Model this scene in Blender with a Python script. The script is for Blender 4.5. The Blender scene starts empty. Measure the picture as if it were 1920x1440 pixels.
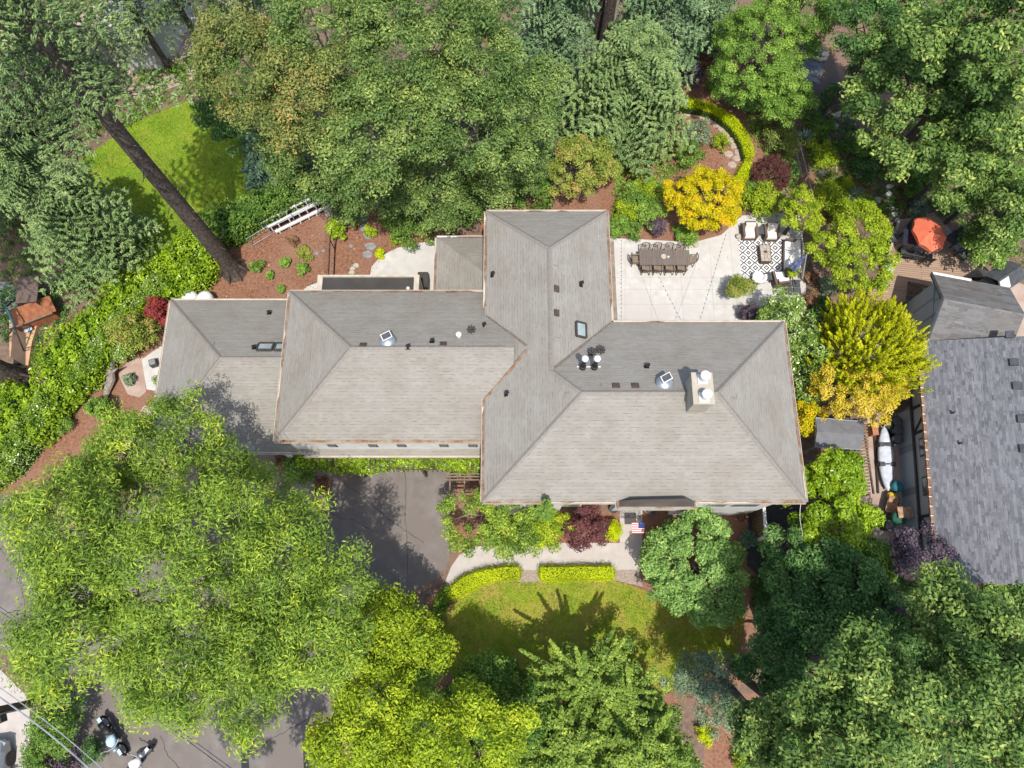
import bpy, math, random
import numpy as np
from math import sin, cos, pi, radians, sqrt, atan2, hypot

# ------------------------------------------------------------------ camera, sky, sun
F = 1331.0; TH = radians(17.1); H = 36.0
scene = bpy.context.scene
cam_d = bpy.data.cameras.new('camera'); cam = bpy.data.objects.new('camera', cam_d)
scene.collection.objects.link(cam); scene.camera = cam
cam.location = (0, 0, H); cam.rotation_euler = (TH, 0, 0)
cam_d.sensor_width = 36.0; cam_d.lens = 36.0*F/1920.0; cam_d.clip_end = 2000; cam_d.clip_start = 0.1

SUN_EL = radians(67.5); SUN_AZ = radians(9.0)     # azimuth measured from due south, towards the east
sv = (sin(SUN_AZ)*cos(SUN_EL), -cos(SUN_AZ)*cos(SUN_EL), sin(SUN_EL))
w = bpy.data.worlds.new('World'); scene.world = w; w.use_nodes = True
nt = w.node_tree; bg = nt.nodes['Background']
sky = nt.nodes.new('ShaderNodeTexSky'); sky.sky_type = 'NISHITA'; sky.sun_disc = False
sky.sun_elevation = SUN_EL; sky.sun_rotation = atan2(sv[0], sv[1]); sky.air_density = 1.0; sky.dust_density = 2.0; sky.ozone_density = 0.5
nt.links.new(sky.outputs[0], bg.inputs[0]); bg.inputs[1].default_value = 0.145
sd = bpy.data.lights.new('sun', 'SUN'); sd.energy = 3.3; sd.angle = radians(0.55); sd.color = (1.0, 0.96, 0.90)
sun = bpy.data.objects.new('sun', sd); scene.collection.objects.link(sun)
from mathutils import Vector, Matrix
sun.rotation_euler = Vector(sv).to_track_quat('Z', 'Y').to_euler()
scene.view_settings.view_transform = 'Standard'; scene.view_settings.look = 'None'
scene.view_settings.gamma = 1.0; scene.view_settings.exposure = 0.47
scene.cycles.max_bounces = 6; scene.cycles.diffuse_bounces = 2; scene.cycles.transmission_bounces = 4
scene.cycles.transparent_max_bounces = 4; scene.cycles.glossy_bounces = 2

# ------------------------------------------------------------------ where a direction from the drone meets height z
def P(px, py, z=0.0):
    xc = (px-960)/F; yc = (720-py)/F
    y = yc*cos(TH)+sin(TH); zz = yc*sin(TH)-cos(TH)
    t = (H-z)/-zz
    return Vector((xc*t, y*t, z))
def S(px, py, z=0.0):                                  # metres per photo pixel there
    yc = (720-py)/F
    return (H-z)/(cos(TH)-yc*sin(TH))/F
def PL(pts, z=0.0): return [P(a, b, z)[:] for a, b in pts]

col = scene.collection
# ------------------------------------------------------------------ materials
def _m(name):
    m = bpy.data.materials.new(name); m.use_nodes = True
    n = m.node_tree; b = n.nodes['Principled BSDF']; return m, n, b
def mat(name, c1, c2=None, scale=6.0, rough=0.8, metal=0.0, detail=4.0, bump=0.0, spec=0.3, c3=None, scale2=0.6, lo=0.35, hi=0.65):
    m, n, b = _m(name); L = n.links
    b.inputs['Roughness'].default_value = rough; b.inputs['Metallic'].default_value = metal
    b.inputs['Specular IOR Level'].default_value = spec
    if c2 is None: c2 = tuple(x*0.8 for x in c1)
    tc = n.nodes.new('ShaderNodeTexCoord')
    nz = n.nodes.new('ShaderNodeTexNoise'); nz.inputs['Scale'].default_value = scale; nz.inputs['Detail'].default_value = detail
    L.new(tc.outputs['Object'], nz.inputs['Vector'])
    r = n.nodes.new('ShaderNodeValToRGB'); r.color_ramp.elements[0].position = lo; r.color_ramp.elements[1].position = hi
    r.color_ramp.elements[0].color = (*c2, 1); r.color_ramp.elements[1].color = (*c1, 1)
    L.new(nz.outputs['Fac'], r.inputs[0]); out = r.outputs[0]
    if c3 is not None:
        n2 = n.nodes.new('ShaderNodeTexNoise'); n2.inputs['Scale'].default_value = scale2; n2.inputs['Detail'].default_value = 3
        L.new(tc.outputs['Object'], n2.inputs['Vector'])
        r2 = n.nodes.new('ShaderNodeValToRGB'); r2.color_ramp.elements[0].position = 0.42; r2.color_ramp.elements[1].position = 0.62
        mx = n.nodes.new('ShaderNodeMix'); mx.data_type = 'RGBA'
        L.new(n2.outputs['Fac'], r2.inputs[0]); L.new(r2.outputs[0], mx.inputs[0]); L.new(out, mx.inputs[6]); mx.inputs[7].default_value = (*c3, 1)
        out = mx.outputs[2]
    L.new(out, b.inputs['Base Color'])
    if bump > 0:
        bp = n.nodes.new('ShaderNodeBump'); bp.inputs['Strength'].default_value = bump; bp.inputs['Distance'].default_value = 0.05
        L.new(nz.outputs['Fac'], bp.inputs['Height']); L.new(bp.outputs[0], b.inputs['Normal'])
    return m
def leaf(name, ca, cb, cc=None, rough=0.45, trans=0.3):
    """foliage: colour from the per-leaf tint attribute, part of the light passing through"""
    m, n, b = _m(name); L = n.links
    at = n.nodes.new('ShaderNodeAttribute'); at.attribute_name = 'tint'
    ca = tuple(x*0.72 for x in ca); trans *= 0.75
    r = n.nodes.new('ShaderNodeValToRGB'); e = r.color_ramp.elements
    e[0].position = 0.1; e[0].color = (*ca, 1); e[1].position = 0.72; e[1].color = (*cb, 1)
    if cc is not None:
        x = e.new(0.97); x.color = (*cc, 1)
    L.new(at.outputs['Fac'], r.inputs[0]); L.new(r.outputs[0], b.inputs['Base Color'])
    b.inputs['Roughness'].default_value = rough; b.inputs['Specular IOR Level'].default_value = 0.12 if rough > .35 else 0.3
    tr = n.nodes.new('ShaderNodeBsdfTranslucent'); L.new(r.outputs[0], tr.inputs[0])
    mx = n.nodes.new('ShaderNodeMixShader'); mx.inputs[0].default_value = trans
    L.new(b.outputs[0], mx.inputs[1]); L.new(tr.outputs[0], mx.inputs[2]); L.new(mx.outputs[0], n.nodes['Material Output'].inputs[0])
    return m
def shingle(name, c1, c2, cline, course=0.15, bw=0.34, patch=None, pscale=0.5, line=0.016):
    m, n, b = _m(name); L = n.links
    b.inputs['Roughness'].default_value = 0.9; b.inputs['Specular IOR Level'].default_value = 0.15
    uv = n.nodes.new('ShaderNodeUVMap'); uv.uv_map = 'UVMap'
    br = n.nodes.new('ShaderNodeTexBrick'); br.inputs['Scale'].default_value = 1.0
    br.inputs['Brick Width'].default_value = 60.0; br.inputs['Row Height'].default_value = course
    br.inputs['Mortar Size'].default_value = line; br.inputs['Mortar Smooth'].default_value = 0.3
    br.inputs['Color1'].default_value = (*c1, 1); br.inputs['Color2'].default_value = (*c2, 1); br.inputs['Mortar'].default_value = (*cline, 1)
    br.offset = 0.37; L.new(uv.outputs[0], br.inputs['Vector'])
    # uneven shadow gaps: the dark line comes and goes along a course
    nz = n.nodes.new('ShaderNodeTexNoise'); nz.inputs['Scale'].default_value = 2.4; nz.inputs['Detail'].default_value = 3
    mp = n.nodes.new('ShaderNodeMapping'); mp.inputs['Scale'].default_value = (1.7, 7.0, 1.0)
    L.new(uv.outputs[0], mp.inputs[0]); L.new(mp.outputs[0], nz.inputs['Vector'])
    b2 = n.nodes.new('ShaderNodeTexBrick'); b2.inputs['Scale'].default_value = 1.0; b2.offset = 0.5
    b2.inputs['Brick Width'].default_value = bw*1.35; b2.inputs['Row Height'].default_value = course; b2.inputs['Mortar Size'].default_value = 0.0
    b2.inputs['Color1'].default_value = (*c1, 1); b2.inputs['Color2'].default_value = (*c2, 1)
    L.new(uv.outputs[0], b2.inputs['Vector'])
    rr = n.nodes.new('ShaderNodeValToRGB'); rr.color_ramp.elements[0].position = 0.46; rr.color_ramp.elements[1].position = 0.60
    L.new(nz.outputs['Fac'], rr.inputs[0])
    mx = n.nodes.new('ShaderNodeMix'); mx.data_type = 'RGBA'
    L.new(rr.outputs[0], mx.inputs[0]); L.new(b2.outputs['Color'], mx.inputs[6]); L.new(br.outputs['Color'], mx.inputs[7]); out = mx.outputs[2]
    if patch:
        n3 = n.nodes.new('ShaderNodeTexNoise'); n3.inputs['Scale'].default_value = pscale; n3.inputs['Detail'].default_value = 5
        tc = n.nodes.new('ShaderNodeTexCoord'); L.new(tc.outputs['Object'], n3.inputs['Vector'])
        r3 = n.nodes.new('ShaderNodeValToRGB'); r3.color_ramp.elements[0].position = 0.38; r3.color_ramp.elements[1].position = 0.7
        r3.color_ramp.elements[0].color = (1, 1, 1, 1); r3.color_ramp.elements[1].color = (*patch, 1)
        L.new(n3.outputs['Fac'], r3.inputs[0])
        m2 = n.nodes.new('ShaderNodeMix'); m2.data_type = 'RGBA'; m2.blend_type = 'MULTIPLY'; m2.inputs[0].default_value = 1
        L.new(out, m2.inputs[6]); L.new(r3.outputs[0], m2.inputs[7]); out = m2.outputs[2]
    L.new(out, b.inputs['Base Color'])
    return m
M = {}
M['cream'] = mat('cream_trim', (0.56, 0.50, 0.41), (0.46, 0.40, 0.32), 3)
M['white'] = mat('white_paint', (0.78, 0.77, 0.74), (0.70, 0.69, 0.66), 2)
M['wall'] = mat('pale_wall', (0.62, 0.60, 0.56), (0.54, 0.52, 0.49), 2)
M['litter'] = mat('leaf_litter', (0.30, 0.16, 0.085), (0.15, 0.09, 0.055), 9, c3=(0.30, 0.25, 0.2), scale2=2.2)
M['black'] = mat('black_plastic', (0.02, 0.02, 0.022), (0.012, 0.012, 0.013), 5, rough=0.5)
M['dark'] = mat('dark_metal', (0.07, 0.065, 0.06), (0.05, 0.045, 0.04), 5, rough=0.5)
M['brownvent'] = mat('brown_metal', (0.10, 0.075, 0.06), (0.07, 0.05, 0.04), 5, rough=0.6)
M['steel'] = mat('bright_steel', (0.42, 0.46, 0.50), (0.32, 0.36, 0.40), 3, rough=0.38, metal=0.6)
M['glass'] = mat('window_glass', (0.36, 0.42, 0.41), (0.22, 0.27, 0.28), 1.2, rough=0.12, spec=0.6)  # pale teal puts the reflected sky into the base colour
M['darkglass'] = mat('dark_glass', (0.05, 0.07, 0.09), (0.03, 0.04, 0.05), 1, rough=0.1, spec=0.7)
M['concrete'] = mat('concrete', (0.57, 0.555, 0.515), (0.47, 0.455, 0.425), 2.2, detail=8, c3=(0.50, 0.465, 0.43), scale2=0.5)
M['walk'] = mat('walk_concrete', (0.50, 0.455, 0.41), (0.43, 0.39, 0.35), 2.5, detail=8, c3=(0.46, 0.41, 0.37), scale2=0.6)
M['joint'] = mat('joint', (0.44, 0.42, 0.385), (0.38, 0.36, 0.33), 3)
M['valley'] = mat('valley_metal', (0.20, 0.17, 0.145), (0.15, 0.125, 0.105), 5)
M['bayroof'] = mat('bay_metal', (0.115, 0.098, 0.086), (0.085, 0.073, 0.064), 1.2, rough=.7)
M['asphalt'] = mat('asphalt', (0.215, 0.19, 0.170), (0.155, 0.135, 0.122), 1.6, detail=12, c3=(0.175, 0.148, 0.13), scale2=0.5)
M['pavers'] = mat('pavers', (0.42, 0.30, 0.235), (0.34, 0.24, 0.19), 2.0, detail=6, c3=(0.44, 0.35, 0.29), scale2=0.8)
M['gravel'] = mat('gravel', (0.42, 0.34, 0.28), (0.22, 0.17, 0.14), 22, detail=3)
M['slate'] = mat('slate', (0.30, 0.29, 0.28), (0.2, 0.2, 0.2), 4)
M['flag'] = mat('flagstone', (0.46, 0.36, 0.29), (0.34, 0.27, 0.23), 4)
M['rock'] = mat('pale_rock', (0.52, 0.47, 0.38), (0.36, 0.32, 0.26), 6, bump=0.4)
M['bark'] = mat('bark', (0.135, 0.105, 0.085), (0.05, 0.04, 0.033), 9, detail=8, bump=1.0)
M['greybark'] = mat('grey_bark', (0.34, 0.30, 0.25), (0.2, 0.17, 0.14), 7, bump=0.5)
M['teak'] = mat('weathered_teak', (0.16, 0.125, 0.098), (0.11, 0.088, 0.07), 5)
M['teakl'] = mat('teak_frame', (0.25, 0.185, 0.13), (0.18, 0.13, 0.095), 5)
M['wicker'] = mat('brown_wicker', (0.17, 0.12, 0.095), (0.1, 0.07, 0.055), 20)
M['cushion'] = mat('cream_cushion', (0.80, 0.73, 0.66), (0.74, 0.67, 0.6), 2)
M['cushw'] = mat('white_cushion', (0.82, 0.79, 0.75), (0.76, 0.73, 0.7), 2)
M['charcoal'] = mat('charcoal', (0.085, 0.09, 0.095), (0.06, 0.065, 0.07), 4)
M['orange'] = mat('orange_canvas', (0.80, 0.19, 0.10), (0.74, 0.165, 0.085), 2, rough=0.9)
M['maroon'] = mat('maroon_top', (0.10, 0.02, 0.03), (0.07, 0.015, 0.02), 3, rough=0.35)
M['paleblue'] = mat('pale_blue', (0.5, 0.68, 0.78), (0.38, 0.55, 0.66), 6)
M['teal'] = mat('teal_plastic', (0.03, 0.17, 0.2), (0.02, 0.12, 0.15), 3, rough=0.4)
M['green'] = mat('green_plastic', (0.02, 0.12, 0.07), (0.015, 0.08, 0.05), 3, rough=0.4)
M['redwood'] = mat('redwood', (0.34, 0.13, 0.055), (0.22, 0.08, 0.035), 4)
M['pinedeck'] = mat('pale_pine', (0.58, 0.36, 0.20), (0.5, 0.3, 0.165), 3)
M['wire'] = mat('wire', (0.34, 0.37, 0.4), (0.25, 0.27, 0.3), 3, rough=0.4)
M['polewood'] = mat('pole_wood', (0.13, 0.095, 0.07), (0.08, 0.06, 0.045), 6)
M['navy'] = mat('navy_stripe', (0.05, 0.065, 0.13), (0.16, 0.19, 0.3), 7)
M['yellow'] = mat('yellow_plastic', (0.75, 0.5, 0.02), (0.6, 0.38, 0.02), 3)
M['tan'] = mat('tan_cover', (0.5, 0.33, 0.2), (0.28, 0.17, 0.1), 7)
M['red'] = mat('red_cloth', (0.5, 0.05, 0.05), (0.4, 0.04, 0.04), 3)
M['blue'] = mat('blue_cloth', (0.03, 0.05, 0.2), (0.02, 0.03, 0.14), 3)
M['stripe'] = mat('white_cloth', (0.78, 0.76, 0.74), (0.7, 0.68, 0.66), 3)
M['terracotta'] = mat('terracotta', (0.45, 0.2, 0.11), (0.35, 0.15, 0.09), 4)
M['pond'] = mat('pond_water', (0.05, 0.06, 0.065), (0.1, 0.11, 0.12), 1.5, rough=0.08, spec=0.6)
M['grass'] = mat('lawn_grass', (0.205, 0.30, 0.022), (0.12, 0.19, 0.018), 4.5, detail=12, c3=(0.23, 0.27, 0.03), scale2=0.9, bump=0.6, lo=0.3, hi=0.7)
M['grass2'] = mat('dry_lawn_grass', (0.26, 0.30, 0.02), (0.15, 0.20, 0.015), 3.2, detail=12, c3=(0.31, 0.25, 0.05), scale2=0.8, bump=0.6, lo=0.32, hi=0.68)
M['mulch'] = mat('mulch', (0.30, 0.145, 0.085), (0.17, 0.082, 0.05), 7, detail=12, c3=(0.26, 0.14, 0.09), scale2=0.5, bump=0.7)
M['soil'] = mat('garden_soil', (0.22, 0.15, 0.11), (0.10, 0.07, 0.05), 4, detail=12, c3=(0.2, 0.13, 0.09), scale2=0.4, bump=0.8)
M['shingle'] = shingle('warm_grey_shingles', (0.312, 0.295, 0.260), (0.268, 0.252, 0.222), (0.185, 0.170, 0.148), patch=(0.90, 0.87, 0.84), pscale=0.8)
M['shingle2'] = shingle('blue_grey_shingles', (0.215, 0.218, 0.232), (0.095, 0.097, 0.106), (0.085, 0.085, 0.092), course=0.125, bw=0.24, line=0.007)
M['shingle3'] = shingle('mossy_grey_shingles', (0.20, 0.197, 0.195), (0.115, 0.113, 0.113), (0.09, 0.09, 0.09), course=0.16, bw=0.3, patch=(1.0, 0.93, 0.84), pscale=0.4, line=0.006)
M['ridge'] = mat('ridge_cap', (0.27, 0.245, 0.218), (0.23, 0.205, 0.18), 8)

def planks(name, c1, c2, gap, wd=0.14, along='x'):
    m, n, b = _m(name); L = n.links; b.inputs['Roughness'].default_value = 0.8
    tc = n.nodes.new('ShaderNodeTexCoord'); mp = n.nodes.new('ShaderNodeMapping')
    if along != 'x': mp.inputs['Rotation'].default_value = (0, 0, along)
    L.new(tc.outputs['Object'], mp.inputs[0])
    br = n.nodes.new('ShaderNodeTexBrick'); br.inputs['Scale'].default_value = 1; br.inputs['Brick Width'].default_value = 3.0
    br.inputs['Row Height'].default_value = wd; br.inputs['Mortar Size'].default_value = wd*0.09
    br.inputs['Color1'].default_value = (*c1, 1); br.inputs['Color2'].default_value = (*c2, 1); br.inputs['Mortar'].default_value = (*gap, 1)
    L.new(mp.outputs[0], br.inputs['Vector']); L.new(br.outputs[0], b.inputs['Base Color']); return m
M['deck'] = planks('deck_boards', (0.42, 0.29, 0.2), (0.34, 0.23, 0.16), (0.12, 0.08, 0.06), 0.13, radians(6))
M['tabletop'] = planks('slatted_teak', (0.185, 0.15, 0.125), (0.145, 0.118, 0.1), (0.06, 0.05, 0.042), 0.09, radians(90))
M['siding'] = planks('lap_siding', (0.46, 0.50, 0.52), (0.44, 0.48, 0.50), (0.30, 0.33, 0.35), 0.2, radians(90))
M['fenceboard'] = planks('fence_boards', (0.22, 0.15, 0.085), (0.17, 0.115, 0.065), (0.06, 0.04, 0.025), 0.14, radians(8))

# rug: nested diamonds and zigzags in near black on white
def rug_material():
    m, n, b = _m('rug_weave'); L = n.links; b.inputs['Roughness'].default_value = 0.95
    tc = n.nodes.new('ShaderNodeTexCoord'); sx = n.nodes.new('ShaderNodeSeparateXYZ'); L.new(tc.outputs['Object'], sx.inputs[0])
    def mth(op, a, b_=None):
        q = n.nodes.new('ShaderNodeMath'); q.operation = op
        for i, v in enumerate((a, b_)):
            if v is None: continue
            if hasattr(v, 'links') or hasattr(v, 'node'): L.new(v, q.inputs[i])
            else: q.inputs[i].default_value = v
        return q.outputs[0]
    P_ = 0.62
    def tri(c, p, off=0.0):   # distance to the nearest cell centre, 0..0.5
        f = mth('FRACT', mth('ADD', mth('DIVIDE', c, p), off)); return mth('ABSOLUTE', mth('SUBTRACT', f, 0.5))
    a = mth('ADD', tri(sx.outputs[0], P_), tri(sx.outputs[1], P_))          # 0 at centre .. 1
    rings = mth('PINGPONG', mth('ADD', a, 0.02), 0.165)
    f = mth('GREATER_THAN', rings, 0.088)
    mx = n.nodes.new('ShaderNodeMix'); mx.data_type = 'RGBA'; L.new(f, mx.inputs[0])
    mx.inputs[6].default_value = (0.78, 0.76, 0.72, 1); mx.inputs[7].default_value = (0.07, 0.07, 0.075, 1)
    L.new(mx.outputs[2], b.inputs['Base Color']); return m
M['rug'] = rug_material()

# leaves
M['L_maple'] = leaf('maple_leaf', (0.06, 0.13, 0.03), (0.21, 0.31, 0.08), (0.42, 0.47, 0.11), trans=0.25)
M['L_mapletan'] = leaf('maple_seeding_leaf', (0.09, 0.14, 0.035), (0.26, 0.31, 0.08), (0.46, 0.30, 0.09), trans=0.25)
M['L_conif'] = leaf('fir_needle', (0.06, 0.13, 0.04), (0.23, 0.33, 0.12), (0.42, 0.44, 0.17), trans=0.12)
M['L_spruce'] = leaf('spruce_needle', (0.09, 0.18, 0.06), (0.27, 0.39, 0.135), (0.45, 0.51, 0.19), trans=0.12)
M['L_bluefir'] = leaf('blue_fir_needle', (0.075, 0.165, 0.075), (0.24, 0.37, 0.17), (0.44, 0.53, 0.26), trans=0.12)
M['L_deodar'] = leaf('deodar_needle', (0.05, 0.12, 0.07), (0.14, 0.24, 0.15), (0.22, 0.33, 0.2), trans=0.1)
M['L_locust'] = leaf('locust_leaf', (0.10, 0.20, 0.03), (0.315, 0.46, 0.062), (0.64, 0.70, 0.06), trans=0.38)
M['L_lime'] = leaf('lime_leaf', (0.15, 0.25, 0.018), (0.42, 0.55, 0.03), (0.66, 0.68, 0.05), trans=0.35)
M['L_bright'] = leaf('bright_green_leaf', (0.10, 0.21, 0.03), (0.27, 0.44, 0.07), (0.42, 0.58, 0.10), trans=0.3)
M['L_fresh'] = leaf('fresh_green_leaf', (0.12, 0.24, 0.05), (0.29, 0.48, 0.12), (0.45, 0.62, 0.18), trans=0.3)
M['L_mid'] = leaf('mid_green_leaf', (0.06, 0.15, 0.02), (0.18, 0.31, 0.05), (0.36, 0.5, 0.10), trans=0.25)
M['L_darkshade'] = leaf('shade_dark_leaf', (0.035, 0.095, 0.025), (0.11, 0.225, 0.055), (0.30, 0.42, 0.12), trans=0.15)  # shade of the taller trees is put into this darker green
M['L_bigleaf'] = leaf('pale_green_leaf', (0.045, 0.115, 0.025), (0.20, 0.31, 0.07), (0.48, 0.54, 0.13), trans=0.25)
M['L_laurel'] = leaf('laurel_leaf', (0.13, 0.25, 0.01), (0.32, 0.48, 0.015), (0.52, 0.64, 0.06), trans=0.3, rough=0.3)
M['L_gloss'] = leaf('glossy_leaf', (0.09, 0.19, 0.02), (0.25, 0.38, 0.06), (0.66, 0.74, 0.42), trans=0.15, rough=0.2)
M['L_box'] = leaf('box_leaf', (0.40, 0.50, 0.006), (0.58, 0.68, 0.008), (0.68, 0.76, 0.012), trans=0.25)
M['L_boxg'] = leaf('box_green_leaf', (0.11, 0.22, 0.015), (0.26, 0.42, 0.03), (0.38, 0.52, 0.05), trans=0.25)
M['L_golden'] = leaf('golden_maple_leaf', (0.42, 0.42, 0.01), (0.74, 0.64, 0.012), (0.88, 0.42, 0.02), trans=0.35)
M['L_goldcy'] = leaf('gold_cypress_leaf', (0.17, 0.22, 0.01), (0.56, 0.58, 0.012), (0.82, 0.76, 0.03), trans=0.3)
M['L_yellow'] = leaf('yellow_leaf', (0.44, 0.38, 0.02), (0.78, 0.60, 0.05), (0.88, 0.62, 0.16), trans=0.35)
M['L_purple'] = leaf('purple_leaf', (0.07, 0.035, 0.04), (0.20, 0.075, 0.07), (0.34, 0.15, 0.12), trans=0.2)
M['L_purpled'] = leaf('threadleaf', (0.07, 0.025, 0.025), (0.15, 0.06, 0.05), (0.24, 0.11, 0.09), trans=0.15)
M['L_plum'] = leaf('plum_leaf', (0.06, 0.045, 0.06), (0.15, 0.11, 0.14), (0.26, 0.2, 0.22), trans=0.15)
M['L_brick'] = leaf('crimson_leaf', (0.20, 0.03, 0.025), (0.36, 0.07, 0.06), None, trans=0.25)
M['L_ginkgo'] = leaf('ginkgo_leaf', (0.10, 0.20, 0.03), (0.31, 0.44, 0.075), (0.54, 0.62, 0.10), trans=0.3)
M['L_grey'] = leaf('grey_green_leaf', (0.10, 0.17, 0.09), (0.24, 0.32, 0.18), (0.38, 0.42, 0.24), trans=0.15)
M['L_blue'] = leaf('blue_blade', (0.18, 0.28, 0.26), (0.36, 0.48, 0.44), None, trans=0.15)
M['L_blade'] = leaf('striped_blade', (0.42, 0.28, 0.14), (0.66, 0.5, 0.28), (0.7, 0.62, 0.3), trans=0.2)
M['L_rust'] = leaf('rust_leaf', (0.16, 0.08, 0.045), (0.33, 0.17, 0.1), (0.3, 0.3, 0.1), trans=0.15)
M['L_olive'] = leaf('olive_leaf', (0.10, 0.15, 0.03), (0.23, 0.29, 0.06), (0.38, 0.42, 0.1), trans=0.2)
M['L_azalea'] = leaf('azalea_leaf', (0.14, 0.22, 0.03), (0.36, 0.42, 0.07), (0.6, 0.28, 0.16), trans=0.25)

# ------------------------------------------------------------------ objects
def props(o, label, cat, group=None, kind=None):
    if label: o['label'] = label
    if cat: o['category'] = cat
    if group: o['group'] = group
    if kind: o['kind'] = kind
    return o
def empty(name, loc, label, cat, group=None, rz=0.0):
    o = bpy.data.objects.new(name, None); o.empty_display_size = 0.3; col.objects.link(o)
    o.location = loc; o.rotation_euler = (0, 0, rz); props(o, label, cat, group); return o
def rootloc(p):
    v = Vector((0, 0, 0))
    while p is not None: v += Vector(p.location); p = p.parent
    return v
class MB:
    def __init__(s): s.v = []; s.f = []
    def add(s, vs, fs):
        b = len(s.v); s.v += [tuple(v) for v in vs]; s.f += [tuple(i+b for i in f) for f in fs]; return s
    def box(s, c, d, rz=0.0, tilt=None):
        x, y, z = d[0]/2, d[1]/2, d[2]/2
        vs = [Vector((a, b, e)) for e in (-z, z) for a, b in ((-x, -y), (x, -y), (x, y), (-x, y))]
        R = Matrix.Rotation(rz, 3, 'Z')
        if tilt is not None: R = R @ Matrix.Rotation(tilt[0], 3, 'X') @ Matrix.Rotation(tilt[1], 3, 'Y')
        c = Vector(c)
        return s.add([c+R@v for v in vs], [(0,3,2,1),(4,5,6,7),(0,1,5,4),(1,2,6,5),(2,3,7,6),(3,0,4,7)])
    def prism(s, poly, z0, z1, tscale=1.0):
        n = len(poly); a = sum(poly[i][0]*poly[(i+1) % n][1]-poly[(i+1) % n][0]*poly[i][1] for i in range(n))
        p = [(q[0], q[1]) for q in poly]
        if a < 0: p = p[::-1]
        cx = sum(q[0] for q in p)/n; cy = sum(q[1] for q in p)/n
        vs = [(x, y, z0) for x, y in p]+[(cx+(x-cx)*tscale, cy+(y-cy)*tscale, z1) for x, y in p]
        return s.add(vs, [tuple(range(n))[::-1], tuple(range(n, 2*n))]+[(i, (i+1) % n, (i+1) % n+n, i+n) for i in range(n)])
    def sheet(s, poly, z):
        n = len(poly); a = sum(poly[i][0]*poly[(i+1) % n][1]-poly[(i+1) % n][0]*poly[i][1] for i in range(n))
        p = [(q[0], q[1], z) for q in poly]
        if a < 0: p = p[::-1]
        return s.add(p, [tuple(range(n))])
    def tube(s, pts, rs, n=6, cap=True):
        pts = [Vector(p) for p in pts]
        if not hasattr(rs, '__len__'): rs = [rs]*len(pts)
        vs = []
        for i, p in enumerate(pts):
            d = (pts[min(i+1, len(pts)-1)]-pts[max(i-1, 0)])
            if d.length < 1e-6: d = Vector((0, 0, 1))
            d.normalize(); u = d.cross(Vector((0.12, 0.31, 1)) if abs(d.z) < 0.9 else Vector((1, 0.1, 0))).normalized(); q = d.cross(u)
            vs += [p+(u*cos(2*pi*k/n)+q*sin(2*pi*k/n))*rs[i] for k in range(n)]
        fs = [(i*n+k, i*n+(k+1) % n, (i+1)*n+(k+1) % n, (i+1)*n+k) for i in range(len(pts)-1) for k in range(n)]
        if cap: fs += [tuple(range(n))[::-1], tuple(range((len(pts)-1)*n, len(pts)*n))]
        return s.add(vs, fs)
    def lathe(s, c, prof, n=16):
        vs = [(c[0]+r*cos(2*pi*k/n), c[1]+r*sin(2*pi*k/n), c[2]+z) for r, z in prof for k in range(n)]
        fs = [(i*n+k, i*n+(k+1) % n, (i+1)*n+(k+1) % n, (i+1)*n+k) for i in range(len(prof)-1) for k in range(n)]
        fs += [tuple(range(n))[::-1], tuple(range((len(prof)-1)*n, len(prof)*n))]
        return s.add(vs, fs)
    def blob(s, c, r, seed=0, flat=0.6, n=10, m=6):
        rg = random.Random(seed); ph = [rg.uniform(0, 6) for _ in range(4)]
        prof = []
        for i in range(m+1):
            t = pi*i/m
            for k in range(n):
                a = 2*pi*k/n; q = 1+0.14*sin(2*a+ph[0])+0.1*sin(3*a+ph[1]+t*2)+0.05*sin(5*a+ph[2])
                prof.append((c[0]+r*q*sin(t)*cos(a), c[1]+r*q*sin(t)*sin(a), c[2]-r*flat*cos(t)))
        fs = [(i*n+k, i*n+(k+1) % n, (i+1)*n+(k+1) % n, (i+1)*n+k) for i in range(m) for k in range(n)]
        return s.add(prof, fs)
    def build(s, name, m, parent=None, smooth=False, local=False):
        me = bpy.data.meshes.new(name)
        off = Vector((0, 0, 0)) if (local or parent is None) else rootloc(parent)
        me.from_pydata([(v[0]-off.x, v[1]-off.y, v[2]-off.z) for v in s.v], [], s.f)
        me.materials.append(M[m] if isinstance(m, str) else m)
        if smooth: me.polygons.foreach_set('use_smooth', [True]*len(me.polygons))
        me.update(); o = bpy.data.objects.new(name, me); col.objects.link(o)
        if parent is not None: o.parent = parent
        return o
def thing(name, mb, m, label, cat, group=None, smooth=False):      # a one-mesh thing, origin at its base
    c = Vector((sum(v[0] for v in mb.v)/len(mb.v), sum(v[1] for v in mb.v)/len(mb.v), min(v[2] for v in mb.v)))
    mb.v = [(v[0]-c.x, v[1]-c.y, v[2]-c.z) for v in mb.v]
    o = mb.build(name, m, None, smooth); o.location = c; return props(o, label, cat, group)
def copy_tree(o, parent=None):
    c = o.copy(); col.objects.link(c)
    if parent is not None: c.parent = parent
    for ch in [q for q in allobjs if q.parent == o]: copy_tree(ch, c)
    return c
def clone(o, loc, rz, label, mats=None):
    global allobjs
    allobjs = list(bpy.data.objects); c = copy_tree(o); c.location = loc; c.rotation_euler = (0, 0, rz); c['label'] = label; return c
def struct(name, poly, z, m): return props(MB().sheet(poly, z).build(name, m), None, None, kind='structure')

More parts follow.
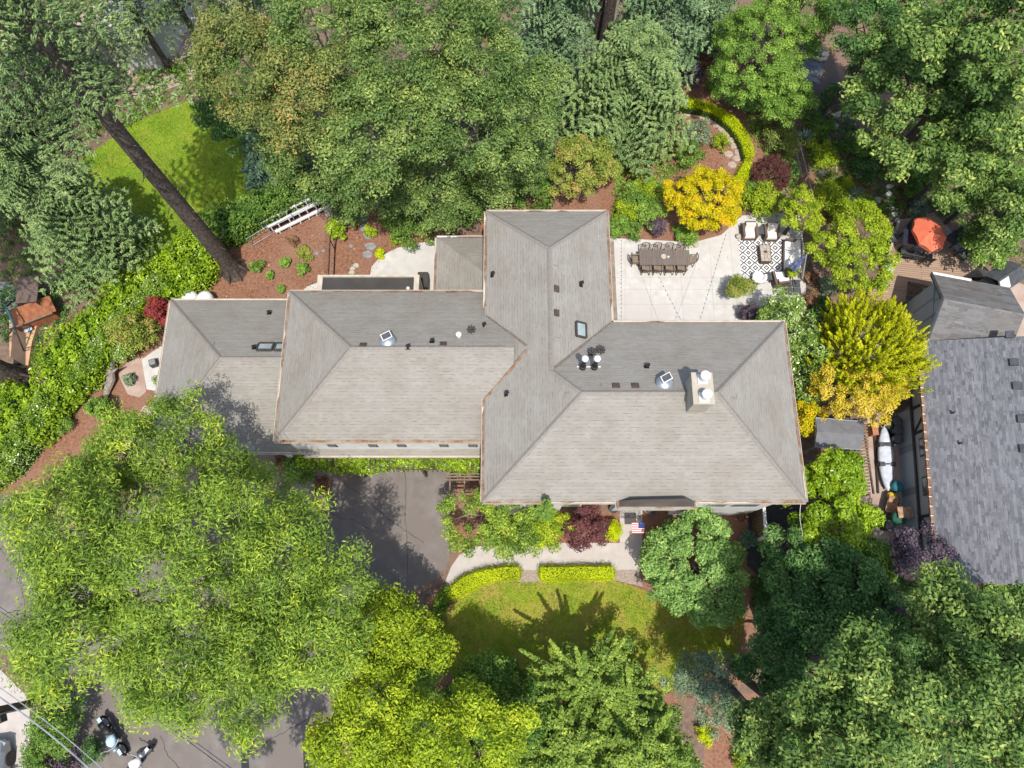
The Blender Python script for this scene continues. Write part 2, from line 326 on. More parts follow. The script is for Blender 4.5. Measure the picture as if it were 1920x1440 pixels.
# ------------------------------------------------------------------ foliage makers
rng = np.random.default_rng(7)
def unit(a): return a/np.maximum(np.linalg.norm(a, axis=1, keepdims=True), 1e-9)
def rdir(n): return unit(rng.normal(size=(n, 3)))
def leafmesh(name, pos, nrm, L, W, tint, m, parent, tan=None, fold=0.18):
    n = len(pos); pos = pos-np.array(rootloc(parent)[:]) if parent is not None else pos
    if tan is None: tan = rdir(n)
    tan = unit(tan-nrm*np.sum(tan*nrm, 1, keepdims=True)); b = np.cross(nrm, tan)
    L = np.broadcast_to(np.asarray(L, float), (n,))[:, None]; W = np.broadcast_to(np.asarray(W, float), (n,))[:, None]
    v = np.empty((n, 4, 3)); v[:, 0] = pos-tan*L*0.5; v[:, 1] = pos+b*W*0.5+nrm*W*fold-tan*L*0.06
    v[:, 2] = pos+tan*L*0.5; v[:, 3] = pos-b*W*0.5+nrm*W*fold-tan*L*0.06
    me = bpy.data.meshes.new(name); me.vertices.add(n*4); me.loops.add(n*4); me.polygons.add(n)
    me.vertices.foreach_set('co', v.reshape(-1).astype(np.float32))
    me.loops.foreach_set('vertex_index', np.arange(n*4, dtype=np.int32))
    me.polygons.foreach_set('loop_start', np.arange(0, n*4, 4, dtype=np.int32))
    at = me.attributes.new('tint', 'FLOAT', 'FACE'); at.data.foreach_set('value', np.clip(tint, 0, 1).astype(np.float32))
    me.materials.append(M[m]); me.update(calc_edges=True)
    o = bpy.data.objects.new(name, me); col.objects.link(o); o.parent = parent; return o
def clumps(c, R, Rz, r, zmin=-0.35, fill=1.0, seed=0, irr=0.16):
    rg = np.random.default_rng(seed); n = max(6, int(2.1*fill*(R/r)*(max(R, Rz)/r)*(1-zmin)/2*1.6))
    i = np.arange(n)+0.5; z = 1-(1-zmin)*i/n; a = i*2.39996+rg.uniform(0, 6)
    q = np.sqrt(np.clip(1-z*z, 0, 1)); ph = rg.uniform(0, 6.28, 4)
    k = 1+irr*np.sin(2*a+ph[0])+irr*0.8*np.sin(3*a+ph[1])+irr*0.6*np.sin(5*a+ph[2])
    k *= rg.uniform(0.80, 1.05, n)
    Re = max(R-r*0.8, R*0.45); Rze = max(Rz-r*0.6, Rz*0.45)
    p = np.stack([q*np.cos(a)*k*Re, q*np.sin(a)*k*Re, z*Rze*rg.uniform(0.5, 1.12, n)], 1)+rg.normal(size=(n, 3))*r*0.34
    return p+np.array(c)
LEAFSCALE = 1.0
def broad(parent, c, R, Rz, m, r=0.7, dens=240, L=0.17, W=0.09, fill=1.0, seed=0, zmin=-0.35, irr=0.16, name='crown', up=0.55, flat=0.8, soft=0.0):
    cl = clumps(c, R, Rz, r, zmin, fill, seed, irr); nc = len(cl)
    rs = r*rng.uniform(0.7, 1.25, nc); k = (dens*LEAFSCALE*(rs/r)**2).astype(int)+4; idx = np.repeat(np.arange(nc), k); n = len(idx)
    d = rdir(n); d[:, 2] = np.where(d[:, 2] < -0.25, -d[:, 2], d[:, 2])
    rad = rs[idx]*(0.25+0.78*rng.random(n)**0.7)
    if soft: rad = rs[idx]*(0.1+(1.0+soft)*rng.random(n)**0.75)
    pos = cl[idx]+d*rad[:, None]*np.array([1, 1, flat])
    pos[:, 2] = np.maximum(pos[:, 2], 0.06)
    nrm = unit(d*0.75+np.array([0, 0, up])+rng.normal(size=(n, 3))*0.32)
    ct = rng.beta(2, 2, nc); tint = 0.5*ct[idx]+0.62*rng.random(n)**1.2-0.02
    s = rng.uniform(0.7, 1.3, n)
    leafmesh(name, pos, nrm, L*s, W*s, tint, m, parent); return cl
def limbs(parent, base, c, cl, r0, m='bark', n=8, name='trunk', show=0.85):
    mb = MB(); b = Vector(base); c = Vector(c); fork = b.lerp(c, 0.62)
    mb.tube([b, b.lerp(fork, 0.12), b.lerp(fork, 0.6), fork], [r0*1.35, r0, r0*0.85, r0*0.7], 9)
    rg = random.Random(int(abs(base[0]*100))+n)
    ids = rg.sample(range(len(cl)), min(n, len(cl)))
    for i in ids:
        e = Vector(cl[i]); e = fork.lerp(e, show); mid = fork.lerp(e, 0.5)+Vector((rg.uniform(-.3, .3), rg.uniform(-.3, .3), rg.uniform(0, .5)))
        mb.tube([fork, mid, e], [r0*0.45, r0*0.28, r0*0.1], 5)
        for _ in range(3):
            t = mid.lerp(e, rg.uniform(0, .8)); mb.tube([t, t+Vector((rg.uniform(-1, 1), rg.uniform(-1, 1), rg.uniform(-.1, .8)))*0.9], [r0*0.14, r0*0.05], 4)
    mb.build(name, m, parent)
seedc = [100]
def tree(name, label, px, py, rpx, zc, Rz, m, cat='tree', r=0.7, dens=240, L=0.17, W=0.09, fill=1.0, trunk=0.16, bark='bark', group=None, nl=8, irr=0.16, zmin=-0.35, show=0.85, lobes=None, up=0.55, off=(0, 0), soft=0.0):
    """crown centre seen at (px, py) when its middle stands zc metres up"""
    seedc[0] += 1; c = P(px, py, zc); R = rpx*S(px, py, zc); b = (c.x+off[0], c.y+off[1], 0)
    o = empty(name, b, label, cat, group)
    cl = broad(o, c[:], R, Rz, m, r, dens, L, W, fill, seedc[0], zmin, irr, up=up, soft=soft)
    if lobes:      # further lobes of the same crown go into a second foliage mesh
        for (qx, qy, qr, qz) in lobes:
            c2 = P(qx, qy, qz); broad(o, c2[:], qr*S(qx, qy, qz), Rz*0.75, m, r, dens, L, W, fill, seedc[0]+7, zmin, irr, up=up)
    if trunk: limbs(o, b, c[:], cl, trunk, bark, nl, show=show)
    return o
def shrub(name, label, px, py, rpx, h, m, cat='shrub', r=None, dens=110, L=0.10, W=0.055, group=None, irr=0.12, fill=1.1, ry=None, up=0.5):
    seedc[0] += 1; c = P(px, py, h*0.5); R = rpx*S(px, py, h*0.5)
    o = empty(name, (c.x, c.y, 0), label, cat, group)
    broad(o, c[:], R, h*0.55, m, r or max(R*0.34, 0.12), dens, L, W, fill, seedc[0], -0.5, irr, 'foliage', up=up)
    mb = MB(); rg = random.Random(seedc[0])
    for _ in range(5):
        a = rg.uniform(0, 6.28); mb.tube([(c.x, c.y, 0), (c.x+cos(a)*R*.5, c.y+sin(a)*R*.5, h*0.75)], [0.03, 0.012], 4)
    mb.build('stem', 'bark', o); return o
def conifer(name, label, bx, by, h, R, zlow, m, trunk=0.2, nb=8, lev=0.55, droop=0.25, sparse=1.0, L=0.14, W=0.05, group=None, flare=False, az=None, cat='tree', upt=0.0, pw=0.85):
    b = P(bx, by, 0); o = empty(name, b[:], label, cat, group); rg = np.random.default_rng(int(bx*7+by)); pos = []; tan = []; tin = []; mb = MB()
    if flare:
        mb.tube([b, b+Vector((0, 0, .35)), b+Vector((0, 0, 1.3)), b+Vector((0, 0, h*0.5)), b+Vector((0, 0, h))], [trunk*1.7, trunk*1.25, trunk, trunk*0.72, 0.04], 16)
        for k in range(34):
            a = rg.uniform(0, 6.28); z = rg.uniform(2.5, zlow); rr_ = trunk*(1-.4*z/h); p_ = b+Vector((cos(a)*rr_*.8, sin(a)*rr_*.8, z)); mb.tube([p_, p_+Vector((cos(a)*rg.uniform(.15, .7), sin(a)*rg.uniform(.15, .7), rg.uniform(-.15, .15)))], [.035, .01], 4)
        for k in range(7):
            a = k*.9; mb.tube([b+Vector((cos(a)*trunk*.9, sin(a)*trunk*.9, .75)), b+Vector((cos(a)*trunk*1.9, sin(a)*trunk*1.9, .02))], [trunk*.3, trunk*.12], 6)
    else: mb.tube([b, b+Vector((0, 0, h*.5)), b+Vector((0, 0, h))], [trunk, trunk*.65, 0.03], 9)
    z = zlow
    while z < h-0.2:
        t = (z-zlow)/(h-zlow); rr = R*(1-t)**pw*(0.75 if z-zlow < 0.6 else 1.0)+0.12
        for k in range(nb):
            a = rg.uniform(0, 2*pi); l = rr*rg.uniform(0.65, 1.12); zz = z+rg.uniform(-.3, .3)*lev
            if az is not None and rg.random() < 0.5: a = az+rg.normal()*0.9
            d = np.array([cos(a), sin(a), 0.0]); side = np.array([-sin(a), cos(a), 0.0])
            n = int(l*125*sparse)+8; s = rg.random(n)**0.75*0.93+0.07
            wdt = 0.36*l*np.sin(np.clip(s, 0, 1)*pi*0.82+0.35)*(1-s*0.55)
            tw = np.round(s*7)/7+rg.normal(size=n)*0.012; lat = rg.uniform(-1, 1, n); lat = np.sign(lat)*np.abs(lat)**0.8
            p = b[:]+np.array([0, 0, zz])+d*(tw*l+np.abs(lat)*wdt*0.45)[:, None]+side*(lat*wdt)[:, None]
            p[:, 2] += 0.10*l-droop*l*s**1.6-0.12*np.abs(lat)+rg.normal(size=n)*0.04+upt*s*l
            pos.append(p); q = d[None]*0.8+side[None]*np.sign(lat)[:, None]*0.9; q[:, 2] -= 0.15; tan.append(q+rg.normal(size=(n, 3))*0.3)
            tin.append(0.30*rg.random()+0.28*s+0.42*rg.random(n))
            c0 = b+Vector((0, 0, zz)); mb.tube([c0, c0+Vector(tuple(d*l*0.55))+Vector((0, 0, -droop*l*.2+upt*.5*l)), c0+Vector(tuple(d*l*0.9))+Vector((0, 0, (0.1-droop*.85+upt*.9)*l-.04))], [0.045, 0.03, 0.01], 4)
        z += lev*rg.uniform(0.8, 1.2)*(0.55+0.45*(1-t))
    mb.build('trunk', 'bark', o); pos = np.concatenate(pos); tan = np.concatenate(tan); tin = np.concatenate(tin); n = len(pos)
    nrm = unit(np.array([0, 0, 1.0])+rng.normal(size=(n, 3))*0.35); s = rng.uniform(.7, 1.3, n)
    leafmesh('crown', pos, nrm, L*s, W*s, tin, m, o, tan); return o
def plumes(name, label, px, py, rpx, zc, Rz, m, n=260, plen=0.75, pr=0.13, per=70, lean=(0, 0, 1), L=0.13, W=0.035, cat='tree', trunk=0.12, zmin=-0.5, group=None, irr=.1, out=0.5):
    seedc[0] += 1; c = P(px, py, zc); R = rpx*S(px, py, zc); b = (c.x, c.y, 0); o = empty(name, b, label, cat, group)
    cl = clumps(c[:], R, Rz, R*0.22, zmin, 1, seedc[0], irr); rg = np.random.default_rng(seedc[0])
    p0 = cl[rg.integers(0, len(cl), n)]+rg.normal(size=(n, 3))*R*0.13
    d = unit(unit(p0-np.array(c[:]))*out+np.array(lean)[None]*0.9+rg.normal(size=(n, 3))*0.16)
    idx = np.repeat(np.arange(n), per); k = len(idx); s = rg.random(k); ln = plen*rg.uniform(.6, 1.3, n)[idx]
    off = rdir(k)*(pr*(1.05-s)*rg.uniform(.5, 1.3, n)[idx])[:, None]*1.3
    pos = p0[idx]+d[idx]*(s*ln)[:, None]+off; pos[:, 2] = np.maximum(pos[:, 2], 0.05)
    nrm = unit(off+np.array([0, 0, .08])+rg.normal(size=(k, 3))*0.05); tint = 0.25*rg.random(n)[idx]+0.4*s+0.35*rg.random(k)
    leafmesh('crown' if trunk else 'foliage', pos, nrm, L, W, tint, m, o, d[idx]+unit(off)*0.5)
    if trunk: limbs(o, b, c[:], cl, trunk, 'bark', 8)
    return o
def inpoly(x, y, poly):
    c = np.zeros(len(x), bool); j = len(poly)-1
    for i in range(len(poly)):
        xi, yi = poly[i][:2]; xj, yj = poly[j][:2]
        c ^= ((yi > y) != (yj > y)) & (x < (xj-xi)*(y-yi)/((yj-yi) or 1e-9)+xi); j = i
    return c
def hedge(name, label, pts, h, m, dens=260, L=0.15, W=0.075, cat='hedge', bump=0.22, group=None, core=True, sides=1.0, bs=1.3, part='foliage', parent=None, gap=0.0, z0=0.0, nr_=.45):
    poly = [P(a, b, h) for a, b in pts]; xs = [p.x for p in poly]; ys = [p.y for p in poly]
    cx = sum(xs)/len(xs); cy = sum(ys)/len(ys); o = parent or empty(name, (cx, cy, z0), label, cat, group)
    A = (max(xs)-min(xs))*(max(ys)-min(ys)); n = int(A*dens); x = rng.uniform(min(xs), max(xs), n); y = rng.uniform(min(ys), max(ys), n)
    k = inpoly(x, y, poly); x = x[k]; y = y[k]
    def hb(x, y): return bump*(np.sin(x*bs*2.1+cx)*np.cos(y*bs*1.7+1)+0.7*np.sin(x*bs*5.3+y*bs*3.1)+0.5*np.cos(y*bs*6.1-x*bs*4.7))
    hh = hb(x, y)
    if gap: k = rng.random(len(x)) > gap*(hh < -bump*0.25); x = x[k]; y = y[k]; hh = hh[k]
    top = np.stack([x, y, h+hh-rng.random(len(x))**2*0.35*min(1, h)], 1)
    pp = [top]; nn = [np.tile([0, 0, 1.0], (len(x), 1))]
    m_ = len(poly)
    for i in range(m_):
        a = np.array(poly[i][:]); b = np.array(poly[(i+1) % m_][:]); l = np.linalg.norm(b-a); q = int(l*(h-z0)*dens*0.45*sides)
        if q < 1: continue
        t = rng.random(q); p = a+(b-a)*t[:, None]; p[:, 2] = z0+(h-z0)*rng.random(q)**0.7; nr = np.array([(b-a)[1], -(b-a)[0], 0.0]); nr /= max(np.linalg.norm(nr), 1e-6)
        if (a[0]-cx)*nr[0]+(a[1]-cy)*nr[1] < 0: nr = -nr
        p += nr*(rng.normal(size=q)*0.07+0.03)[:, None]; pp.append(p); nn.append(np.tile(nr*0.8+np.array([0, 0, .5]), (q, 1)))
    pos = np.concatenate(pp); nrm = unit(np.concatenate(nn)+rng.normal(size=(len(pos), 3))*nr_); n = len(pos)
    tint = 0.62*rng.random(n)+0.38*(0.5+0.5*np.sin(pos[:, 0]*2.3+pos[:, 1]*1.1)*np.cos(pos[:, 1]*2.9))
    s = rng.uniform(.7, 1.3, n); leafmesh(part, pos, nrm, L*s, W*s, tint, m, o)
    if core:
        mb = MB(); mb.prism([(cx+(p.x-cx)*0.93, cy+(p.y-cy)*0.93) for p in poly], 0.0, max(h-bump*1.6-0.12, 0.1)); mb.build('branch_core', M['L_darkshade'], o)
    return o
def blades(name, label, px, py, rpx, h, m, n=120, W=0.03, group=None):
    b = P(px, py, 0); R = rpx*S(px, py, 0); o = empty(name, b[:], label, 'plant', group)
    a = rng.uniform(0, 2*pi, n); e = rng.uniform(0.15, 1.25, n); d = np.stack([np.cos(a)*np.cos(e), np.sin(a)*np.cos(e), np.sin(e)], 1)
    ln = R*rng.uniform(.7, 1.2, n); pos = np.array(b[:])+d*(ln*0.5)[:, None]+np.array([0, 0, 0.03])
    nrm = unit(np.cross(d, np.stack([-np.sin(a), np.cos(a), 0*a], 1))); nrm[:, 2] = np.abs(nrm[:, 2])
    leafmesh('leaf_rosette', pos, nrm, ln, W, rng.random(n), m, o, d); return o

# ================================================================== THE SETTING
struct('ground', [(-160, -160), (160, -160), (160, 160), (-160, 160)], 0.0, 'soil')
struct('mulch_bed', PL([(380,570),(395,500),(440,470),(530,360),(600,345),(720,400),(760,430),(900,440),(900,400),(1100,330),(1180,330),(1330,410),(1395,400),(1390,450),(1150,470),(1140,560),(560,600),(330,600)]), 0.004, 'mulch')
struct('mulch_bed', PL([(0,925),(0,850),(120,740),(190,690),(320,610),(320,760),(140,860),(40,930)]), 0.004, 'mulch')
struct('mulch_bed', PL([(830,900),(905,900),(1165,965),(1165,1050),(860,1050)]), 0.0045, 'mulch')
struct('mulch_bed', PL([(1200,945),(1430,935),(1440,1180),(1400,1280),(1200,1340),(900,1330),(790,1280),(800,1120),(850,1100),(1200,1080)]), 0.0045, 'mulch')
struct('mulch_bed', PL([(1180,150),(1450,90),(1500,180),(1480,350),(1380,400),(1160,400)]), 0.0045, 'mulch')
struct('mulch_bed', PL([(1320,1300),(1460,1300),(1480,1500),(1320,1500)]), 0.004, 'mulch')
struct('mulch_bed', PL([(1495,330),(1700,300),(1730,400),(1660,420),(1530,420)]), 0.0045, 'mulch')
struct('lawn', PL([(205,265),(240,235),(350,190),(400,200),(460,230),(510,330),(440,400),(380,440),(330,455),(270,510),(200,540),(120,540),(150,300)]), 0.008, 'grass')
struct('lawn', PL([(838,1160),(850,1132),(880,1108),(950,1094),(1060,1088),(1150,1088),(1200,1104),(1260,1130),(1340,1120),(1385,1115),(1395,1150),(1388,1210),(1350,1255),(1250,1298),(1180,1312),(1000,1310),(880,1290),(815,1240),(820,1190)]), 0.0085, 'grass2')
struct('asphalt_driveway', PL([(610,868),(850,868),(856,905),(845,960),(842,1050),(820,1085),(760,1115),(720,1200),(640,1290),(620,1500),(140,1500),(135,1290),(60,1250),(-60,1180),(-60,930),(20,930),(120,1000),(330,930),(560,1000),(612,930)]), 0.008, 'asphalt')
struct('pavers_courtyard', PL([(270,760),(560,840),(625,850),(620,910),(600,960),(420,960),(300,900),(230,830)]), 0.012, 'pavers')
struct('sidewalk', PL([(-80,1190),(0,1255),(56,1310),(56,1520),(-80,1520)]), 0.012, 'walk')
# patio slab, jointed
pat = [(1144,447),(1200,449),(1300,455),(1352,441),(1390,405),(1440,398),(1500,405),(1508,470),(1512,580),(1490,590),(1455,620),(1145,620)]
struct('patio', PL(pat), 0.03, 'concrete')
mb = MB()
for a, b in (((1150,521),(1398,521)), ((1150,543),(1360,543)), ((1155,571),(1380,571)), ((1172,448),(1172,620)), ((1216,450),(1222,620)), ((1272,455),(1283,620)), ((1367,435),(1386,620)), ((1330,452),(1340,620)), ((1380,545),(1512,545)), ((1398,521),(1405,600))):
    p, q = P(*a, 0), P(*b, 0); d = (q-p).normalized()*0.0; n = Vector((-(q-p).y, (q-p).x, 0)).normalized()*0.012
    mb.sheet([(p+n)[:], (q+n)[:], (q-n)[:], (p-n)[:]], 0.034)
props(mb.build('patio_joints', 'joint'), None, None, kind='structure')
struct('terrace', PL([(690,540),(697,500),(715,480),(745,465),(790,455),(830,450),(920,448),(920,560),(690,560)]), 0.02, 'concrete')
struct('terrace', PL([(560,552),(575,538),(605,526),(615,560),(555,562)]), 0.02, 'concrete')
struct('terrace', PL([(266,674),(300,650),(330,650),(330,740),(275,730)]), 0.02, 'concrete')
struct('path', PL([(222,702),(238,680),(268,668),(274,735),(262,745),(240,740)]), 0.016, 'pavers')
struct('front_walk', PL([(836,1088),(846,1062),(862,1040),(885,1026),(960,1018),(1162,1018),(1162,955),(1204,955),(1204,1020),(1196,1068),(1152,1068),(1010,1070),(955,1066),(900,1076),(870,1090),(840,1110)]), 0.022, 'walk')
mb = MB()
for a, b in (((905,1025),(912,1072)), ((958,1018),(960,1066)), ((1010,1018),(1012,1066)), ((1062,1018),(1064,1066)), ((1110,1018),(1112,1066)), ((1162,1020),(1160,1066)), ((1162,1018),(1200,1018)), ((1162,998),(1203,998))):
    p, q = P(*a, 0), P(*b, 0); n = Vector((-(q-p).y, (q-p).x, 0)).normalized()*0.012
    mb.sheet([(p+n)[:], (q+n)[:], (q-n)[:], (p-n)[:]], 0.026)
props(mb.build('walk_joints', 'joint'), None, None, kind='structure')
struct('gravel_strip', PL([(972,1066),(1014,1066),(1014,1092),(968,1092)]), 0.014, 'gravel')
struct('gravel_strip', PL([(1150,1066),(1198,1066),(1205,1100),(1150,1088)]), 0.014, 'gravel')
struct('garden_path', PL([(1515,60),(1560,100),(1575,150),(1620,260),(1655,330),(1700,400),(1660,425),(1630,350),(1560,260),(1520,220),(1490,150)]), 0.009, mat('dark_gravel', (.17,.13,.105), (.07,.055,.045), 14, detail=10, c3=(.11,.085,.07), scale2=1))
struct('pond_basin', PL([(1494,82),(1530,78),(1552,100),(1545,120),(1540,138),(1512,140),(1497,130),(1508,112),(1500,98)]), 0.02, 'pond')
struct('side_yard', PL([(1595,540),(1740,690),(1730,1080),(1640,1100),(1610,900),(1620,800)]), 0.006, 'pavers')
struct('neighbor_patio', PL([(120,60),(240,-60),(560,-60),(430,120),(260,190),(200,140)]), 0.006, 'pavers')
struct('neighbor_yard', PL([(1730,540),(1830,500),(1990,560),(1990,720),(1900,760),(1740,700)]), 0.006, 'pavers')
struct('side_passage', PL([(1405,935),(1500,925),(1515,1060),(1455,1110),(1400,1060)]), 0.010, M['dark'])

# ================================================================== THE MAIN HOUSE
SL = 0.607
E1, E2, E3, E4 = 6.2, 5.2, 2.8, 3.0
a = P(905,947,E1); b = P(1510,932,E1); X0, Y0, X1 = a.x, 4.02, b.x
Y1 = P(1300,604,E1).y; X2 = 0.5*(P(1135,397,E1).x+P(1150,605,E1).x); Y2 = P(1020,396.5,E1).y
a = P(543,551,E2); LX0 = 0.5*(a.x+P(515,828,E2).x); LY1 = 0.5*(a.y+P(900,543,E2).y); LY0 = P(700,827,E2).y
a = P(320,566,E3); WX0 = a.x; WY1 = 0.5*(a.y+P(500,560,E3).y); WY0 = P(500,848,E3).y
NX0 = P(817,495,E4).x; NY1 = P(860,445,E4).y
def hip(x, y, x0, x1, y0, y1, E):
    if not (x0 <= x <= x1 and y0 <= y <= y1): return 0
    return E+SL*max(0, min(x-x0, x1-x, y-y0, y1-y))
def roofh(x, y):
    return max(hip(x, y, X0, X1, Y0, Y1, E1), hip(x, y, X0, X2, Y0, Y2, E1), hip(x, y, LX0, 30, LY0, LY1, E2) if x < X0 else 0, hip(x, y, WX0, 30, WY0, WY1, E3) if x < LX0 else 0)
def RH(px, py, z=6.5):
    for _ in range(25):
        p = P(px, py, z); z = 0.5*z+0.5*(roofh(p.x, p.y) or z)
    return P(px, py, z)
def slope_at(p):
    e = 0.05; g = Vector(((roofh(p.x+e, p.y)-roofh(p.x-e, p.y))/(2*e), (roofh(p.x, p.y+e)-roofh(p.x, p.y-e))/(2*e)))
    return Vector((-g.x, -g.y, 1)).normalized()
def roofmesh(name, faces, parent, m='shingle', thick=0.16, rims=None):
    """roof planes with shingle coordinates running along each eave, plus fascia along the rim"""
    vs = []; fs = []; uvs = []; off = rootloc(parent); edges = {}
    for f in faces:
        pts = [Vector(p) for p in f]; n = (pts[1]-pts[0]).cross(pts[2]-pts[0])
        if n.z < 0: pts = pts[::-1]; n = -n
        n.normalize(); h = Vector((0, 0, 1)).cross(n); h = h.normalized() if h.length > 1e-4 else Vector((1, 0, 0)); u = n.cross(h)
        i0 = len(vs); vs += [(p-off)[:] for p in pts]; fs.append(list(range(i0, i0+len(pts)))); uvs.append([(p.dot(h), p.dot(u)) for p in pts])
        for i in range(len(pts)):
            A = tuple(round(c, 3) for c in pts[i]); B = tuple(round(c, 3) for c in pts[(i+1) % len(pts)])
            if (B, A) in edges: del edges[(B, A)]
            else: edges[(A, B)] = 1
    for (A, B) in edges:
        A = Vector(A)-off; B = Vector(B)-off; i0 = len(vs); d = Vector((0, 0, -thick))
        vs += [B[:], A[:], (A+d)[:], (B+d)[:]]; fs.append([i0, i0+1, i0+2, i0+3]); uvs.append([(0, 0), (0.1, 0), (0.1, .1), (0, .1)])
    for f in faces:
        pts = [Vector(p)-off+Vector((0, 0, -thick)) for p in f]; n = (pts[1]-pts[0]).cross(pts[2]-pts[0])
        if n.z > 0: pts = pts[::-1]
        i0 = len(vs); vs += [p[:] for p in pts]; fs.append(list(range(i0, i0+len(pts)))); uvs.append([(0, 0)]*len(pts))
    me = bpy.data.meshes.new(name); me.from_pydata(vs, [], fs); me.materials.append(M[m]); ul = me.uv_layers.new(name='UVMap'); k = 0
    for u_ in uvs:
        for c in u_: ul.data[k].uv = c; k += 1
    o = bpy.data.objects.new(name, me); col.objects.link(o); o.parent = parent; return o
def ridgecap(parent, segs, m='ridge', name='ridge_cap', r=0.055):
    mb = MB()
    for A, B in segs: 
        A = Vector(A); B = Vector(B); d = (B-A).normalized(); s = d.cross(Vector((0, 0, 1))).normalized()*0.10; up = Vector((0, 0, r))
        mb.add([A+s-up*.4, A+up, A-s-up*.4, B+s-up*.4, B+up, B-s-up*.4], [(0,1,4,3),(1,2,5,4),(0,3,5,2),(0,2,1),(3,4,5)])
    return mb.build(name, m, parent)
def gutter(parent, A, B, side, litter=1.0, col_='cream'):
    """eave gutter from A to B; side = unit vector pointing away from the roof"""
    A = Vector(A); B = Vector(B); s = Vector(side); d = (B-A).normalized(); z = Vector((0, 0, 1)); w_ = 0.095; mb = MB()
    prof = [(0.0, -0.02), (0.0, -0.13), (w_, -0.13), (w_, 0.0), (w_-0.02, 0.0), (w_-0.02, -0.045), (0.004, -0.045)]
    vs = [A+s*a+z*b for a, b in prof]+[B+s*a+z*b for a, b in prof]; n = len(prof)
    mb.add(vs, [(i, (i+1) % n, (i+1) % n+n, i+n) for i in range(n)]+[tuple(range(n))[::-1], tuple(range(n, 2*n))])
    g = mb.build('gutter', col_, parent)
    if litter:
        l = (B-A).length; n = max(4, int(l/.35)); mb = MB(); rg = random.Random(int(A.x*31+B.y*17)); k = rg.random(); rows = []
        for i_ in range(n+1):
            k = min(1, max(0, k+rg.uniform(-.32, .32))); on = 1.0 if k < litter else 0.04
            p = A.lerp(B, i_/n); q = on*rg.uniform(.25, 1.0)
            rows.append([p+s*(w_-0.024)*max(.1, on)+z*(-.03), p+s*.004+z*.007, p-s*(.01+.06*q)+z*(.010+(.01+.06*q)*SL)])
        vs = [v for r in rows for v in r]
        mb.add(vs, [(3*i_+c, 3*i_+c+1, 3*i_+c+4, 3*i_+c+3) for i_ in range(n) for c in (0, 1)])
        o = mb.build('leaf_litter', 'litter', parent); o.parent = g
    return g
house = empty('main_house', (4, 8, 0), 'large grey shingled hip roof house filling the middle of the photo', 'house')
def z_(x, y, z): return (x, y, z)
hm = E1+SL*(Y1-Y0)/2; ym = (Y0+Y1)/2; dm = (Y1-Y0)/2; dn = (X2-X0)/2; xm = X0+dn; hn = E1+SL*dn
rW = (X0+dm, ym, hm); rE = (X1-dm, ym, hm); V = (xm, Y1-dn, hn); rN = (xm, Y2-dn, hn); inn = (X2, Y1, E1)
roofmesh('roof', [[(X0,Y0,E1),(X1,Y0,E1),rE,rW], [(X1,Y0,E1),(X1,Y1,E1),rE], [(X1,Y1,E1),inn,V,rW,rE], [inn,(X2,Y2,E1),rN,V], [(X2,Y2,E1),(X0,Y2,E1),rN], [(X0,Y2,E1),(X0,Y0,E1),rW,V,rN]], house)['label'] = 'highest roof of the house, T shaped with a long south slope'
ridgecap(house, [((X0,Y0,E1),rW),(rW,rE),(rE,(X1,Y0,E1)),(rE,(X1,Y1,E1)),(rW,V),(V,rN),(rN,(X2,Y2,E1)),(rN,(X0,Y2,E1))])
dl = (LY1-LY0)/2; hl = E2+SL*dl; yl = (LY0+LY1)/2; xe = X0+1.3
lW = (LX0+dl, yl, hl)
roofmesh('roof', [[(LX0,LY0,E2),(xe,LY0,E2),(xe,yl,hl),lW],[(xe,LY1,E2),(LX0,LY1,E2),lW,(xe,yl,hl)],[(LX0,LY1,E2),(LX0,LY0,E2),lW]], house)['label'] = 'middle height roof over the west half of the house'
ridgecap(house, [((LX0,LY0,E2),lW),((LX0,LY1,E2),lW),(lW,(X0+0.9,yl,hl))])
dw = (WY1-WY0)/2; hw = E3+SL*dw; yw = (WY0+WY1)/2; xw = LX0+0.6; wW = (WX0+dw, yw, hw)
roofmesh('roof', [[(WX0,WY0,E3),(xw,WY0,E3),(xw,yw,hw),wW],[(xw,WY1,E3),(WX0,WY1,E3),wW,(xw,yw,hw)],[(WX0,WY1,E3),(WX0,WY0,E3),wW]], house)['label'] = 'low roof of the west wing, shaded by a tree'
ridgecap(house, [((WX0,WY0,E3),wW),((WX0,WY1,E3),wW),(wW,(LX0+0.3,yw,hw))])
yk = LY0+0.5; WS = WY0-.16
roofmesh('skirt_roof', [[(xw+0.01,WS,E3),(X0+0.3,WS,E3),(X0+0.3,yk,E3+SL*(yk-WS)),(xw+0.01,yk,E3+SL*(yk-WS))]], house)
